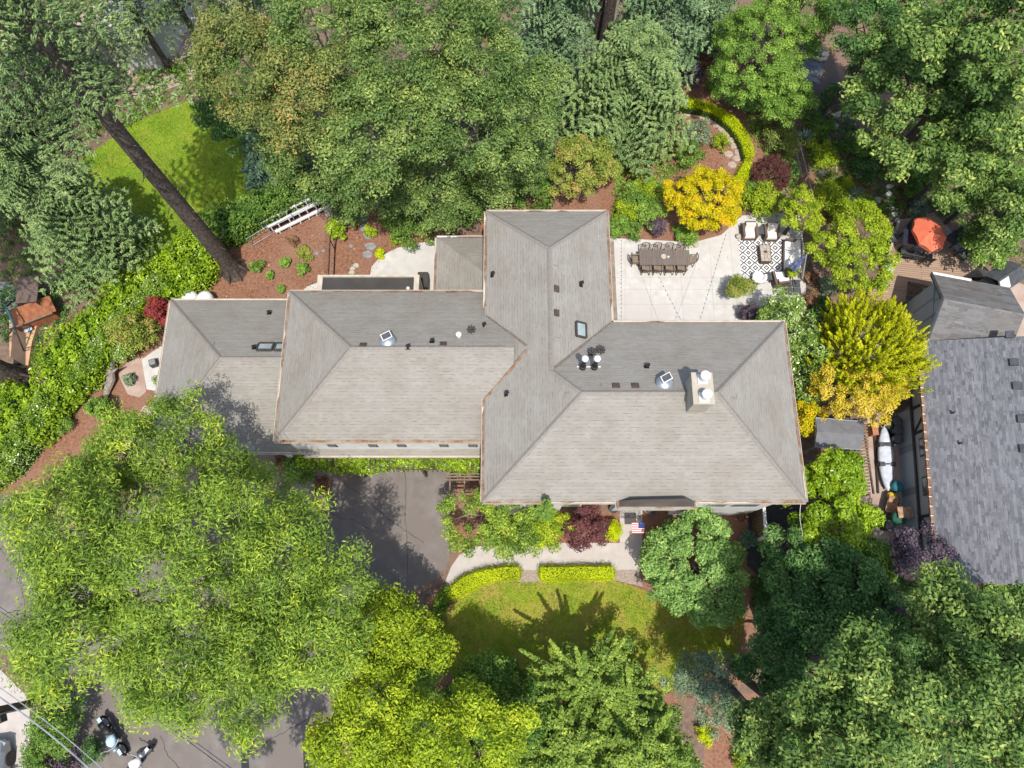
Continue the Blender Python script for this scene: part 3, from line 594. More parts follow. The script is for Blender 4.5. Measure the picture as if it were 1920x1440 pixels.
# low north roof beside the terrace
q = X0+0.25-NX0; yb = LY1-0.2
roofmesh('low_roof', [[(NX0,NY1,E4),(NX0,yb,E4),(X0+.25,yb,E4+.42*q),(X0+.25,NY1-q,E4+.42*q)],[(X0+.25,NY1,E4),(NX0,NY1,E4),(X0+.25,NY1-q,E4+.42*q)]], house)
gutter(house, (NX0,yb,E4), (NX0,NY1,E4), (-1,0,0), .3); gutter(house, (NX0,NY1,E4), (X0,NY1,E4), (0,1,0), .2, 'white')
for A, B, s_, l_ in (((X0,Y0,E1),(X0,LY0+1.3,E1),(-1,0,0),.8), ((X0,LY0+1.3,E1),(X0,LY0+2.6,E1),(-1,0,0),1), ((X0,LY1-1.2,E1),(X0,Y2,E1),(-1,0,0),1), ((X0,Y2,E1),(X2,Y2,E1),(0,1,0),.6), ((X2,Y2,E1),(X2,Y1,E1),(1,0,0),.8), ((X2,Y1,E1),(X1,Y1,E1),(0,1,0),.1), ((X1,Y1,E1),(X1,Y0,E1),(1,0,0),.25), ((X0,Y0,E1),(X1,Y0,E1),(0,-1,0),.85),
                    ((LX0,LY0,E2),(X0-.12,LY0,E2),(0,-1,0),.9), ((LX0,LY0,E2),(LX0,LY1,E2),(-1,0,0),.2), ((LX0,LY1,E2),(X0-.12,LY1,E2),(0,1,0),.6),
                    ((WX0,WY0,E3),(xw,WY0,E3),(0,-1,0),0), ((xw+.01,WS,E3),(X0-.12,WS,E3),(0,-1,0),0), ((WX0,WY0,E3),(WX0,WY1,E3),(-1,0,0),.1), ((WX0,WY1,E3),(LX0,WY1,E3),(0,1,0),.1)):
    gutter(house, A, B, s_, l_)
# litter in the three valleys
mb = MB()
for A, B, w0 in ((P(905,600,6.3), None, .16),):
    pass
def valley(A, B, wd):
    A = Vector(A); B = Vector(B); d = (B-A); s = Vector((-d.y, d.x, 0)).normalized()*wd; n = 9; rg = random.Random(3); last = None
    for i in range(n+1):
        p = A.lerp(B, i/n); k = rg.uniform(.5, 1.1)
        l_ = p+s*k; r_ = p-s*k*rg.uniform(.6, 1.1); l_.z = roofh(l_.x, l_.y)+.02; r_.z = roofh(r_.x, r_.y)+.02; c = p.copy(); c.z = roofh(p.x, p.y)+.045
        if last: mb.add([last[0], last[1], last[2], l_, c, r_], [(0,1,4,3),(1,2,5,4)])
        last = (l_, c, r_)
xv = X0+(hl-E1)/SL
mb = MB(); valley((X0+.05, yl-(hl-E1)/SL, E1), (xv-.1, yl-.1, hl), .11); mb.build('valley_litter', 'litter', house)
mb = MB(); valley((X2-.05, Y1-.05, E1), (xm+.1, Y1-dn+.1, hn), .07); mb.build('valley_flashing', 'valley', house)
mb = MB(); valley((X0+.05, yl+(hl-E1)/SL, E1), (xv-.1, yl+.1, hl), .06); mb.build('valley_flashing', 'valley', house)
# walls
bx1_ = P(1304,952,E1).x; mb = MB(); i = .42
mb.box(((X0+X1)/2, (Y0+Y1)/2+.02, E1/2-.05), (X1-X0-2*i, Y1-Y0-2*i-.5, E1-.1))
mb.box(((X0+X2)/2, (Y1+Y2)/2-.3, E1/2-.051), (X2-X0-2*i-.1, Y2-Y1+.2-i*2+.5, E1-.11)); mb.build('wall', 'wall', house)
MB().box((X0+1.9, Y0+.33, 3.0), (3.2, .3, 6.0)).build('front_wall', 'white', house); MB().box(((bx1_+X1)/2-.2, Y0+.33, 3.0), (X1-bx1_-.8, .3, 6.0)).build('front_wall', 'white', house)
mb = MB(); mb.box(((LX0+X0)/2+.2, (LY0+.12+LY1-.3)/2, E2/2-.05), (X0-LX0-.3, LY1-LY0-.42, E2-.1)); mb.build('wall', 'white', house)
mb = MB(); mb.box(((WX0+LX0)/2+.3, (WY0+WY1)/2, E3/2-.05), (LX0-WX0-.4, WY1-WY0-.9, E3-.1)); mb.build('wall', 'wall', house)
mb = MB(); mb.box(((NX0+X0)/2+.15, (NY1+LY1)/2, E4/2-.06), (X0-NX0-.4, NY1-LY1-.6, E4-.12)); mb.build('wall', 'wall', house)
# clerestory windows between the two west roofs
for px in (620, 697, 751, 831, 886):
    c = P(px, 830, 4.1); mb = MB(); mb.box((c.x, LY0+.107, 3.72), (.42, .03, .5)); f = mb.build('window', 'dark', house)
    mb = MB(); mb.box((c.x, LY0+.088, 3.72), (.32, .02, .4)); mb.build('pane', 'darkglass', house).parent = f
# south wall windows
for px, wd in ((960, .8), (1000, .8), (1072, .9), (1345, 1.0), (1400, 1.3)):
    c = P(px, 955, 4.2); y = Y0+.165; mb = MB(); mb.box((c.x, y, 4.4), (wd, .06, 1.5)); f = mb.build('window', 'white', house)
    mb = MB(); mb.box((c.x, y-.025, 4.4), (wd-.14, .05, 1.36)); mb.build('pane', 'glass', house).parent = f
# projecting entry bay with its dark metal canopy roof
bx0, bx1 = P(1158,955,E1).x, P(1304,952,E1).x; by0 = P(1230,955,E1).y
tw = 0.62; yt = Y0+.95; zt = roofh((bx0+bx1)/2, yt)+.05
mb = MB(); zb = E1+.05
A_, B_, C_, D_ = (bx0+.06, by0+.1, zb), (bx1-.06, by0+.1, zb), (bx1-.5, P(1270,934.5,zt).y, zt+.0), (bx0+.55, P(1180,937,zt).y, zt+.0)
El, Er = (bx0+.06, Y0+.02, zb+.02), (bx1-.06, Y0+.02, zb+.02)
mb.add([A_, B_, C_, D_, El, Er], [(0,1,2,3), (0,3,4), (1,5,2), (4,3,2,5)])
mb.build('bay_roof', 'bayroof', house)
gutter(house, (bx0,by0+.1,E1+.03), (bx1,by0+.1,E1+.03), (0,-1,0), 1); gutter(house, (bx0,by0+.1,E1+.03), (bx0,Y0+.05,E1+.03), (-1,0,0), .6); gutter(house, (bx1,by0+.1,E1+.03), (bx1,Y0+.05,E1+.03), (1,0,0), .6)
mb = MB(); mb.box(((bx0+bx1)/2, (by0+Y0)/2+.4, 4.6), (bx1-bx0-.3, .5, 2.7)); mb.build('entry_soffit', 'wall', house)
mb = MB(); p = P(1182, 964, 0.03); mb.box((p.x, p.y, .02), (1.05, .42, .03)); 
thing('door_mat', mb, mat('mat_scroll', (.42,.39,.36), (.12,.11,.1), 26, detail=1, lo=.45, hi=.55), 'dark scroll patterned doormat at the top of the front walk', 'doormat')
# flat dark roof box on the north side, with parapets
fz = 3.3; q = [P(606,520,fz), P(777,516,fz)]; fx0, fx1 = q[0].x, q[1].x; fy1 = q[0].y; fy0 = LY1-.5
mb = MB(); mb.box(((fx0+fx1)/2, (fy0+fy1)/2, (fz-.05)/2), (fx1-fx0, fy1-fy0, fz-.05)); mb.build('flat_roof', mat('dark_membrane', (.062,.058,.055), (.05,.046,.044), 1.2), house)
pz = MB(); pz.box((fx0-.13, (fy0+fy1)/2, fz/2+.04), (.26, fy1-fy0, fz+.08)).box((fx1+.13, (fy0+fy1)/2, fz/2+.04), (.26, fy1-fy0, fz+.08)).box(((fx0+fx1)/2, fy1+.05, fz/2+.041), (fx1-fx0+.54, .1, fz+.082)); pz.build('parapet', 'cream', house)
c = P(795, 533, 0.5); mb = MB(); mb.box((c.x, c.y, .55), (.55, .9, 1.1)); mb.build('stair_well', 'dark', house)
c = P(765, 540, fz); mb = MB().lathe((c.x, c.y-.02, fz-.04), [(.09, 0), (.09, .08), (.02, .1)], 12); mb.build('drain_cap', 'wall', house)
# ledge and step along the east wall by the patio
mb = MB(); p = P(1146, 460, 1.2); lx = P(1155, 540, .9).x; ly0, ly1 = P(1150, 600, .9).y, P(1150, 452, .9).y; mb.box(((X2-.4+lx)/2, (ly0+ly1)/2, .45), (lx-X2+.4, ly1-ly0, .9)); mb.build('wall_ledge', mat('ledge_wood', (.30,.24,.19), (.2,.16,.13), 3), house)
# faint footprints of shingle patches and slots, and the small hardware of the roof
def on_roof(px, py): 
    p = RH(px, py); return p, slope_at(p)
def basis(n):
    h = Vector((0, 0, 1)).cross(n).normalized(); return h, n.cross(h)
def slab(mb, p, n, du, dv, t, rot=0):
    h, u = basis(n); a_ = h*cos(rot)+u*sin(rot); b_ = -h*sin(rot)+u*cos(rot)
    vs = [p+a_*sx*du/2+b_*sy*dv/2+n*tz for tz in (-.01, t) for sx, sy in ((-1,-1),(1,-1),(1,1),(-1,1))]
    return mb.add(vs, [(0,3,2,1),(4,5,6,7),(0,1,5,4),(1,2,6,5),(2,3,7,6),(3,0,4,7)])
for px, py in ((1043,542),(1043,587),(681,648),(831,646),(1155,724),(1191,724)):
    p, n = on_roof(px, py); mb = MB(); slab(mb, p, n, .30, .24, .07); mb.build('roof_vent', 'brownvent', house)
for px, py in ((1042,494),(1046,629),(1123,722),(797,645),(881,643),(1377,742),(397,645),(374,662),(1064,741)):
    p, n = on_roof(px, py); mb = MB(); h, u = basis(n)
    slab(mb, p-h*.10, n, .028, .26, .03); slab(mb, p-u*.13, n, .2, .02, .02); mb.build('flashing', 'ridge', house)
def pipe(px, py, kind, h=.35):
    p, n = on_roof(px, py); mb = MB()
    if kind == 'star':
        for k in range(4):
            a_ = k*pi/4; mb.box(p+Vector((0, 0, h*.6)), (.38, .07, .12), a_)
        mb.tube([p, p+Vector((0, 0, h))], .05, 8); mb.build('vent_pipe', 'dark', house)
    elif kind == 'white':
        mb.tube([p-Vector((0, 0, .1)), p+Vector((0, 0, .25)), p+Vector((0, 0, .26)), p+Vector((0, 0, h))], [.15, .14, .085, .085], 10); v = mb.build('vent_pipe', 'black', house)
        mb = MB().lathe((p.x, p.y, p.z+h), [(.14, 0), (.14, .07), (.1, .13), (.02, .16)], 14); mb.build('cap', 'white', house, smooth=False).parent = v
    else:
        slab(mb, p, n, .22, .18, .02); mb.tube([p, p+Vector((0, 0, h))], .06, 8); mb.box(p+Vector((.03, .03, h)), (.17, .13, .07), .3); mb.build('vent_pipe', 'black', house)
for px, py in ((884,620),(1110,662),(1126,658)): pipe(px, py, 'star', .28)
for px, py in ((1092,690),(1114,690)): pipe(px, py, 'white', 1.15)
for px, py in ((923,516),(1089,534),(949,739),(1212,688),(907,611),(810,641),(505,588),(477,653),(765,652)): pipe(px, py, 'small', .2)
p, n = on_roof(861, 632); mb = MB().tube([p, p+Vector((0, 0, .3))], .08, 10); mb.lathe((p.x, p.y, p.z+.3), [(.12, 0), (.12, .06), (.02, .12)], 12); slab(mb, p-Vector((0,.16,.1)), n, .34, .1, .02); mb.build('vent_pipe', 'white', house)
p, n = on_roof(1104, 688); mb = MB(); slab(mb, p, n, 1.0, .05, .03); mb.build('pipe_strap', 'white', house)
def skylight(px, py, du, dv, rot=0):
    p, n = on_roof(px, py); mb = MB(); h, u = basis(n); t = .12
    for sx, sy, a_, b_ in ((-1,0,.07,dv),(1,0,.07,dv),(0,-1,du,.07),(0,1,du,.07)): slab(mb, p+h*sx*du/2+u*sy*dv/2, n, a_, b_, t+.002*abs(sx))
    f = mb.build('skylight', 'dark', house); mb = MB(); slab(mb, p, n, du-.08, dv-.08, t-.05); mb.build('pane', 'glass', house).parent = f
skylight(1088, 619, .66, .52); skylight(498, 652, .70, .50); skylight(526.5, 652, .50, .50)
for px, py, a_ in ((727, 641, .5), (1246, 719, .5)):     # round solar attic fans
    p, n = on_roof(px, py); mb = MB().lathe((p.x, p.y, p.z-.06), [(.36, 0), (.38, .1), (.34, .2), (.22, .28), (.04, .31)], 22); f = mb.build('attic_fan', 'steel', house, smooth=True)
    mb = MB().box(p+Vector((0, .12, .42)), (.44, .30, .03), a_, (.25, 0)); s_ = mb.build('panel_frame', 'white', house); s_.parent = f
    mb = MB().box(p+Vector((0, .12, .437)), (.38, .24, .02), a_, (.25, 0)); mb.build('solar_panel', 'charcoal', house).parent = f
# chimney
zc_ = 9.55; c1, c2, c3 = P(1297,701,zc_), P(1333,701,zc_), P(1302,757,zc_)
cx_, cw = (c1.x+c2.x)/2, (c2.x-c1.x); cyy, cd = (c1.y+c3.y)/2, (c1.y-c3.y)
M['stucco'] = mat('chimney_stucco', (.47,.42,.345), (.37,.33,.27), 3, c3=(.40,.365,.285), scale2=2)
mb = MB().box((cx_, cyy, 8.2), (cw, cd, 2.7)); chim = mb.build('chimney', 'stucco', house)
mb = MB().box((cx_, cyy, zc_+.03), (cw+.08, cd+.08, .07)); mb.build('chimney_cap', 'stucco', house).parent = chim
for yy in (cyy+.36, cyy-.38):
    mb = MB().box((cx_-.0, yy, zc_+.10), (.38, .38, .08)); mb.lathe((cx_, yy, zc_+.13), [(.15, 0), (.15, .3), (.11, .31), (.11, .38), (.19, .39), (.19, .47), (.03, .52)], 16); mb.build('chimney_pot', 'white', house).parent = chim
# downpipe and eave trim at the low corner
mb = MB(); a_ = P(475, 848, 2.7); b_ = P(545, 852, 2.4); mb.tube([a_, b_], .05, 8); mb.box(b_, (.3, .26, .5)); mb.build('downpipe', 'white', house)

# ================================================================== TREES
GM = 'maples crowding the slope behind the house'
# the tall fir whose bare trunk shows against the lawn, and its neighbours
conifer('fir_tree', 'tall fir whose long bare brown trunk crosses the upper left lawn', 440, 508, 25, 4.3, 14.2, 'L_conif', trunk=0.43, nb=7, lev=0.9, droop=0.14, sparse=1.15, flare=True)
conifer('fir_tree', 'broad pale green fir left of the lawn, beside the bare trunk', 222, 484, 12.5, 3.7, 0.8, 'L_spruce', nb=9, lev=0.55, sparse=1.5)
conifer('fir_tree', 'fir at the left edge above the play yard', 55, 400, 12.0, 3.0, 0.8, 'L_conif', nb=9, lev=0.6, sparse=1.3)
conifer('fir_tree', 'sunlit fir in the top left corner of the photo', 150, 190, 12.5, 3.6, 1.5, 'L_conif', nb=9, lev=0.6, sparse=1.35)
conifer('fir_tree', 'fir filling the left edge above the middle firs', 75, 290, 13.5, 3.2, 1.0, 'L_conif', nb=9, lev=0.6, sparse=1.2)
conifer('fir_tree', 'airy fir at the top left, over the pale paving', 395, 118, 13.0, 3.0, 4, 'L_conif', nb=6, lev=0.95, sparse=0.8)
conifer('fir_tree', 'thin branched fir at the top edge left of the maples', 480, 60, 11.0, 2.6, 4, 'L_conif', nb=5, lev=1.0, sparse=0.7)
conifer('deodar_tree', 'blue green drooping conifer shaded by the maples, right of the lawn', 520, 350, 5.0, 1.8, 0.4, 'L_deodar', nb=9, lev=0.42, sparse=1.5)
conifer('deodar_tree', 'small blue green conifer under the lowest maple boughs', 555, 335, 3.6, 1.7, 0.3, 'L_deodar', nb=8, lev=0.42, sparse=1.4)
conifer('big_tree', 'big tree whose dark trunk enters at the left edge by the play yard', 38, 708, 24, 4.0, 13.5, 'L_conif', trunk=0.42, nb=7, lev=1.0, sparse=.7, flare=True)
conifer('fir_tree', 'airy fir whose boughs hang over the pale flat roof at the top edge', 318, 128, 14.0, 3.0, 3.0, 'L_conif', nb=6, lev=0.9, sparse=0.9)
tree('leafy_tree', 'dark shaded tree overhanging the right end of the upper left lawn', 425, 232, 50, 4.6, 2.0, 'L_darkshade', r=0.45, dens=230, L=0.14, W=0.065, trunk=.12, off=(.3, 1.2))
# maples behind the house
mp = [
 ('maple_tree', 'maple with orange seed clusters, leftmost of the maple canopy', 452, 130, 98, 10.5, 2.6, 'L_mapletan'),
 ('maple_tree', 'orange tinged maple at the centre left of the maple canopy', 585, 190, 112, 11, 2.6, 'L_mapletan'),
 ('maple_tree', 'maple at the top edge above the orange tinged one', 600, 45, 105, 12, 2.6, 'L_maple'),
 ('maple_tree', 'wide maple in the middle of the canopy behind the flat dark roof', 710, 255, 118, 10.5, 2.7, 'L_maple'),
 ('maple_tree', 'maple at the top edge left of the blue firs', 765, 75, 120, 12, 2.8, 'L_maple'),
 ('maple_tree', 'maple north of the tall narrow house wing', 850, 215, 115, 10, 2.6, 'L_maple'),
 ('maple_tree', 'upper maple between the wide maple and the blue firs', 900, 115, 92, 11, 2.4, 'L_maple'),
 ('maple_tree', 'maple touching the left side of the pale spruce', 985, 195, 82, 9, 2.3, 'L_maple'),
 ('maple_tree', 'low maple beside the small blue conifers', 575, 300, 80, 5.6, 2.6, 'L_maple'),
 ('maple_tree', 'low maple overhanging the terrace and slate steps', 700, 350, 78, 4.3, 2.4, 'L_maple'),
 ('maple_tree', 'low maple next to the north end of the roof', 820, 335, 92, 4.6, 2.6, 'L_maple'),
 ('maple_tree', 'low maple over the north gutter of the house wing', 950, 310, 76, 4.8, 2.6, 'L_maple'),
]
for nm, lb, x, y, r_, z, rz, m in mp: tree(nm, lb, x, y, r_, z, rz, m, group=None, r=0.52, dens=330, L=0.14, W=0.062, trunk=0.18, bark='greybark', irr=0.22, fill=1.0, off=(-.4, 2.6 if z > 5 else 1.0), soft=.12)
shrub('leafy_shrub', 'mid green shrub left of the house wing, under the maples', 655, 400, 38, 2.2, 'L_maple', 'shrub', r=.42, L=.14, W=.07)
shrub('leafy_shrub', 'dark green shrub beside the terrace under the low maple', 770, 410, 60, 2.4, 'L_mid', 'shrub', r=.45, L=.14, W=.07)
shrub('leafy_shrub', 'shrub tucked against the north end of the tall wing roof', 870, 380, 50, 2.4, 'L_mid', 'shrub', r=.45, L=.14, W=.07)
shrub('leafy_shrub', 'dark shrub in the shade left of the rhododendron', 1000, 360, 45, 2.6, 'L_mid', 'shrub', r=.45, L=.14, W=.07)
# conifers at the top centre
conifer('blue_fir', 'blue green fir at the top edge, left of the twin bare trunks', 1035, 175, 13.5, 3.3, 1, 'L_bluefir', nb=9, lev=0.6, sparse=1.5)
conifer('blue_fir', 'blue green fir at the top edge, right of the twin bare trunks', 1215, 150, 13.0, 3.4, 1, 'L_bluefir', nb=9, lev=0.6, sparse=1.6)
conifer('blue_fir', 'small blue green fir at the top edge beside the glossy tree', 1305, 75, 9.0, 2.7, .6, 'L_bluefir', nb=9, lev=0.55, sparse=1.4)
conifer('blue_fir', 'blue green fir shading the twin bare trunks', 1120, 70, 14.0, 2.4, 7, 'L_bluefir', nb=8, lev=0.7, sparse=1.2)
conifer('spruce_tree', 'pale grey green spruce with star shaped boughs beside the curved hedge', 1160, 258, 9.0, 4.3, 0.6, 'L_spruce', nb=11, lev=0.42, sparse=2.0, droop=0.10, pw=0.7)
tree('holly_tree', 'dense glossy green tree left of the small pond', 1420, 98, 96, 4.2, 2.6, 'L_bright', r=0.36, dens=230, L=0.10, W=0.055, trunk=.12, irr=.18, fill=1.3, lobes=[(1462,185,52,3.2)])
tree('holly_tree', 'deep green tree at the top edge above the pond', 1500, 15, 74, 5.5, 2.4, 'L_mid', r=0.40, dens=230, L=0.10, W=0.055, trunk=.15)
tree('bigleaf_tree', 'broad pale green tree right of the round shrubs, largest of the upper right', 1735, 170, 158, 7.6, 3.0, 'L_bigleaf', r=0.6, dens=230, L=0.20, W=0.10, trunk=.28, irr=.22, lobes=[(1835,270,85,8)], off=(1.8, 2.2))
tree('bigleaf_tree', 'pale green tree in the top right corner', 1860, 85, 140, 11.5, 2.6, 'L_bigleaf', r=0.6, dens=220, L=0.20, W=0.10, trunk=.25, irr=.2, off=(1.8, 2.2))
tree('bigleaf_tree', 'shaded tree at the top edge right of the pond', 1660, 45, 95, 7.5, 2.2, 'L_darkshade', r=0.55, dens=220, L=0.16, W=0.08, trunk=.2)
tree('bigleaf_tree', 'tree at the right edge above the small grey shed', 1905, 400, 70, 6.0, 2.4, 'L_bigleaf', r=0.55, dens=220, L=0.18, W=0.09, trunk=.2, off=(1.8, 2.2))
tree('leafy_tree', 'dark leafy tree in shade between the orange parasol and the small shed', 1850, 452, 56, 2.4, 1.5, 'L_mid', r=0.5, dens=210, L=0.15, W=0.08, trunk=.12)
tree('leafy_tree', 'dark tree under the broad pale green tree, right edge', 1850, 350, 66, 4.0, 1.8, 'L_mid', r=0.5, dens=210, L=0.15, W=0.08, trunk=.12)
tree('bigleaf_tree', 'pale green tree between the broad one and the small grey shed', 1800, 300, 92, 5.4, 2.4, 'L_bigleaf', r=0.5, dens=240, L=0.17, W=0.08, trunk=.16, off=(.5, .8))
tree('leafy_tree', 'dark undergrowth tree left of the broad pale green one', 1655, 130, 62, 3.6, 1.8, 'L_darkshade', r=0.45, dens=230, L=0.14, W=0.07, trunk=.12)
tree('leafy_tree', 'dark undergrowth tree beneath the top right corner tree', 1800, 170, 80, 4.4, 2.0, 'L_darkshade', r=0.45, dens=230, L=0.14, W=0.07, trunk=.12)
# feature trees round the patio
tree('golden_maple', 'round golden yellow maple with orange tips beside the patio', 1325, 374, 70, 2.2, 1.4, 'L_golden', r=0.30, dens=150, L=0.13, W=0.05, trunk=.08, irr=.12, fill=1.25)
tree('rhododendron_tree', 'round yellow green rhododendron with reddish seed heads, north of the wing roof', 1090, 312, 66, 2.6, 1.9, 'L_azalea', r=0.36, dens=170, L=0.12, W=0.06, trunk=.12)
tree('lime_tree', 'lime yellow tree behind the patio armchairs', 1499, 400, 42, 2.2, 1.5, 'L_lime', r=0.36, dens=170, L=0.14, W=0.055, trunk=.1, irr=.25)
tree('lime_tree', 'lime green tree spreading over the wooden deck', 1604, 466, 82, 2.7, 1.6, 'L_lime', r=0.36, dens=165, L=0.13, W=0.06, trunk=.12, irr=.2)
shrub('lime_shrub', 'small lime shrub behind the left patio armchair', 1425, 375, 33, 2.0, 'L_lime', r=.34, L=.12, W=.05)
plumes('gold_cypress', 'large golden cypress with feathery upright plumes beside the neighbour house', 1628, 652, 88, 3.7, 2.4, 'L_goldcy', n=1150, plen=.55, pr=.13, per=60, lean=(.1,.35,.75), L=.15, W=.04, trunk=.16, out=.75)
tree('yellow_tree', 'orange yellow leaved tree above the grey canopy tent', 1605, 735, 68, 3.2, 1.6, 'L_yellow', r=0.34, dens=180, L=0.11, W=0.055, trunk=.1, irr=.22, lobes=[(1660,722,42,3.0)])
shrub('yellow_shrub', 'yellow green shrub at the east eave beside the tent', 1510, 785, 36, 2.4, 'L_golden', r=.3, L=.1, W=.05)
shrub('laurel_shrub', 'glossy laurel at the patio corner of the east gable', 1462, 600, 52, 3.6, 'L_gloss', r=.42, L=.14, W=.07, dens=150)
shrub('laurel_shrub', 'tall glossy laurel along the east wall of the house', 1500, 660, 46, 4.2, 'L_gloss', r=.42, L=.14, W=.07, dens=150)
shrub('laurel_shrub', 'laurel between the east wall and the gold cypress', 1520, 720, 38, 3.4, 'L_gloss', r=.4, L=.14, W=.07, dens=150)
# front garden
tree('round_tree', 'round fresh green tree on the right of the front lawn', 1303, 1062, 103, 2.2, 1.7, 'L_fresh', r=0.42, dens=240, L=0.15, W=0.075, trunk=.16, irr=.1, fill=1.3)
tree('acer_tree', 'lime green feathery maple beside the purple maple', 1022, 988, 44, 2.1, 1.4, 'L_lime', r=0.32, dens=170, L=0.12, W=0.045, trunk=.08)
tree('acer_tree', 'light green sprawling tree at the corner of the garage and front walk', 930, 965, 88, 3.1, 1.6, 'L_locust', r=0.34, dens=110, L=0.13, W=0.055, trunk=.1, bark='greybark', irr=.28, lobes=[(960,1000,55,2.2)], fill=.9)
tree('purple_maple', 'round dark red maple between the lime maple and the front walk', 1097, 990, 42, 2.0, 1.3, 'L_purple', r=0.3, dens=190, L=0.11, W=0.05, trunk=.08)
conifer('conical_tree', 'narrow dark pointed evergreen whose tip stands above the front gutter', 1013, 976, 7.4, .75, .5, 'L_mid', trunk=.06, nb=7, lev=.35, sparse=1.3, L=.12, W=.06, pw=1.0, upt=.2)
shrub('box_ball', 'yellow green ball shrub beside the front walk', 1147, 994, 21, 1.2, 'L_box', r=.2, L=.07, W=.04, dens=120)
# the pale, spiky limbed tree at the front edge of the lawn
def spiky(name, label, px, py, zc, R, m, n=30, per=420, seed=3, lw=0.24, base=None):
    c = P(px, py, zc); b = (c.x, c.y, 0); o = empty(name, b, label, 'tree'); rg = np.random.default_rng(seed); mb = MB(); mb.tube([b, c], [.16, .1], 8)
    pos = []; tin = []
    for k in range(n):
        a = 2.39996*k+rg.uniform(-.3, .3); e = rg.uniform(-0.1, 1.25); l = R*rg.uniform(.55, 1.3)*(1-.25*max(0, e-.6))
        d = np.array([cos(a)*cos(e), sin(a)*cos(e), sin(e)*.75]); mb.tube([c, c+Vector(tuple(d*l*.5)), c+Vector(tuple(d*l))], [.06, .035, .01], 4)
        s = rg.random(per)**.8; q = rdir(per)*(lw*(1.15-s)*rg.uniform(.35, 1.1, per))[:, None]
        pos.append(np.array(c[:])+d*(s*l)[:, None]+q); tin.append(.4*rg.random()+.6*rg.random(per))
    mb.build('trunk', 'bark', o); pos = np.concatenate(pos); pos[:, 2] = np.maximum(pos[:, 2], .1); nrm = unit(np.array([0, 0, .8])+rng.normal(size=(len(pos), 3))*.5); s = rng.uniform(.7, 1.3, len(pos))
    leafmesh('crown', pos, nrm, .15*s, .10*s, np.concatenate(tin), m, o)
    broad(o, (c.x, c.y, c.z-.5), R*.78, 1.6, m, .34, 150, .13, .075, 1.0, seed, -.3, .3); return o
spiky('ginkgo_tree', 'pale green tree with long spiky limbs casting spiked shadows on the lawn', 1098, 1288, 3.7, 2.8, 'L_ginkgo', 26, 400)
spiky('ginkgo_tree', 'spiky limbed tree at the bottom edge left of the gravel gap', 1200, 1400, 3.8, 2.7, 'L_ginkgo', 18, 420, seed=5)
spiky('ginkgo_tree', 'spiky limbed tree at the bottom edge, left of its two neighbours', 1050, 1412, 4.2, 2.4, 'L_ginkgo', 16, 400, seed=9)
LM = [
 ('leafy_tree', 'bright lime tree at the bottom edge, centre left', 860, 1390, 118, 6.4, 2.3, 'L_lime'),
 ('leafy_tree', 'lime green tree between the driveway and the lawn edge', 735, 1190, 88, 4.6, 2.2, 'L_lime'),
 ('leafy_tree', 'lime green tree at the bottom edge beside the street', 690, 1370, 105, 6.4, 2.3, 'L_lime'),
 ('leafy_tree', 'lime tree in half shade below the lawn corner', 912, 1290, 60, 3.2, 1.6, 'L_mid'),
 ('leafy_tree', 'small green tree at the lower left corner of the lawn', 782, 1250, 46, 3.6, 1.8, 'L_bright'),
 ('leafy_tree', 'green tree at the bottom edge between the lime tree and the spiky trees', 978, 1350, 62, 3.6, 2.0, 'L_mid'),
]
for nm, lb, x, y, r_, z, rz, m in LM: tree(nm, lb, x, y, r_, z, rz, m, r=0.42, dens=240, L=0.14, W=0.058, trunk=.16, irr=.22, fill=1.25, soft=.2)
tree('olive_tree', 'silvery grey green tree at the right end of the lawn', 1320, 1275, 62, 3.4, 1.7, 'L_grey', r=0.36, dens=150, L=0.11, W=0.04, trunk=.1, irr=.25, lobes=[(1345,1330,50,3)])
BR = [
 ('leafy_tree', 'broad pale green tree at the right edge, bottom', 1850, 1320, 135, 12, 2.5, 'L_bigleaf', .58),
 ('leafy_tree', 'pale green tree south of the blue grey roof', 1800, 1180, 105, 10.0, 2.3, 'L_bigleaf', .55),
 ('leafy_tree', 'pale green tree in the lower right, left of the broad one', 1650, 1300, 118, 11.5, 2.5, 'L_bigleaf', .58),
 ('leafy_tree', 'green tree at the bottom edge right of the gravel gap', 1555, 1405, 112, 11, 2.4, 'L_bigleaf', .55),
 ('leafy_tree', 'green tree at the bottom edge beside the pale gap', 1450, 1375, 80, 9, 2.2, 'L_bigleaf', .5),
 ('leafy_tree', 'green tree at the right edge under the blue grey eave', 1900, 1180, 80, 7.0, 2.2, 'L_bigleaf', .55),
 ('leafy_tree', 'shaded dark green tree right of the front lawn', 1500, 1230, 110, 4.5, 2.1, 'L_darkshade', .5),
 ('leafy_tree', 'shaded dark green tree south of the purple shrub', 1600, 1150, 120, 4.4, 2.1, 'L_darkshade', .5),
 ('leafy_tree', 'shaded dark green tree beside the dark side passage', 1500, 1085, 85, 3.8, 1.9, 'L_darkshade', .5),
 ('leafy_tree', 'sunlit laurel tree between the side passage and the blue bins', 1550, 975, 88, 3.2, 1.7, 'L_laurel', .42),
 ('leafy_tree', 'bright tree between the grey tent and the house corner', 1560, 895, 58, 3.0, 1.6, 'L_laurel', .4),
 ('leafy_tree', 'green tree behind the purple shrub and the bins', 1615, 1050, 52, 2.6, 1.4, 'L_mid', .45),
]
for nm, lb, x, y, r_, z, rz, m, cr in BR: tree(nm, lb, x, y, r_, z, rz, m, r=cr, dens=260, L=0.17, W=0.075, trunk=.2, irr=.2, fill=1.2, off=(.3, 1.5 if z > 6 else .3))
tree('purple_shrub', 'dark purple leaved tree in front of the half timbered wall', 1722, 1040, 56, 4.0, 1.7, 'L_plum', r=.4, dens=150, L=.13, W=.06, trunk=.1, irr=.25)
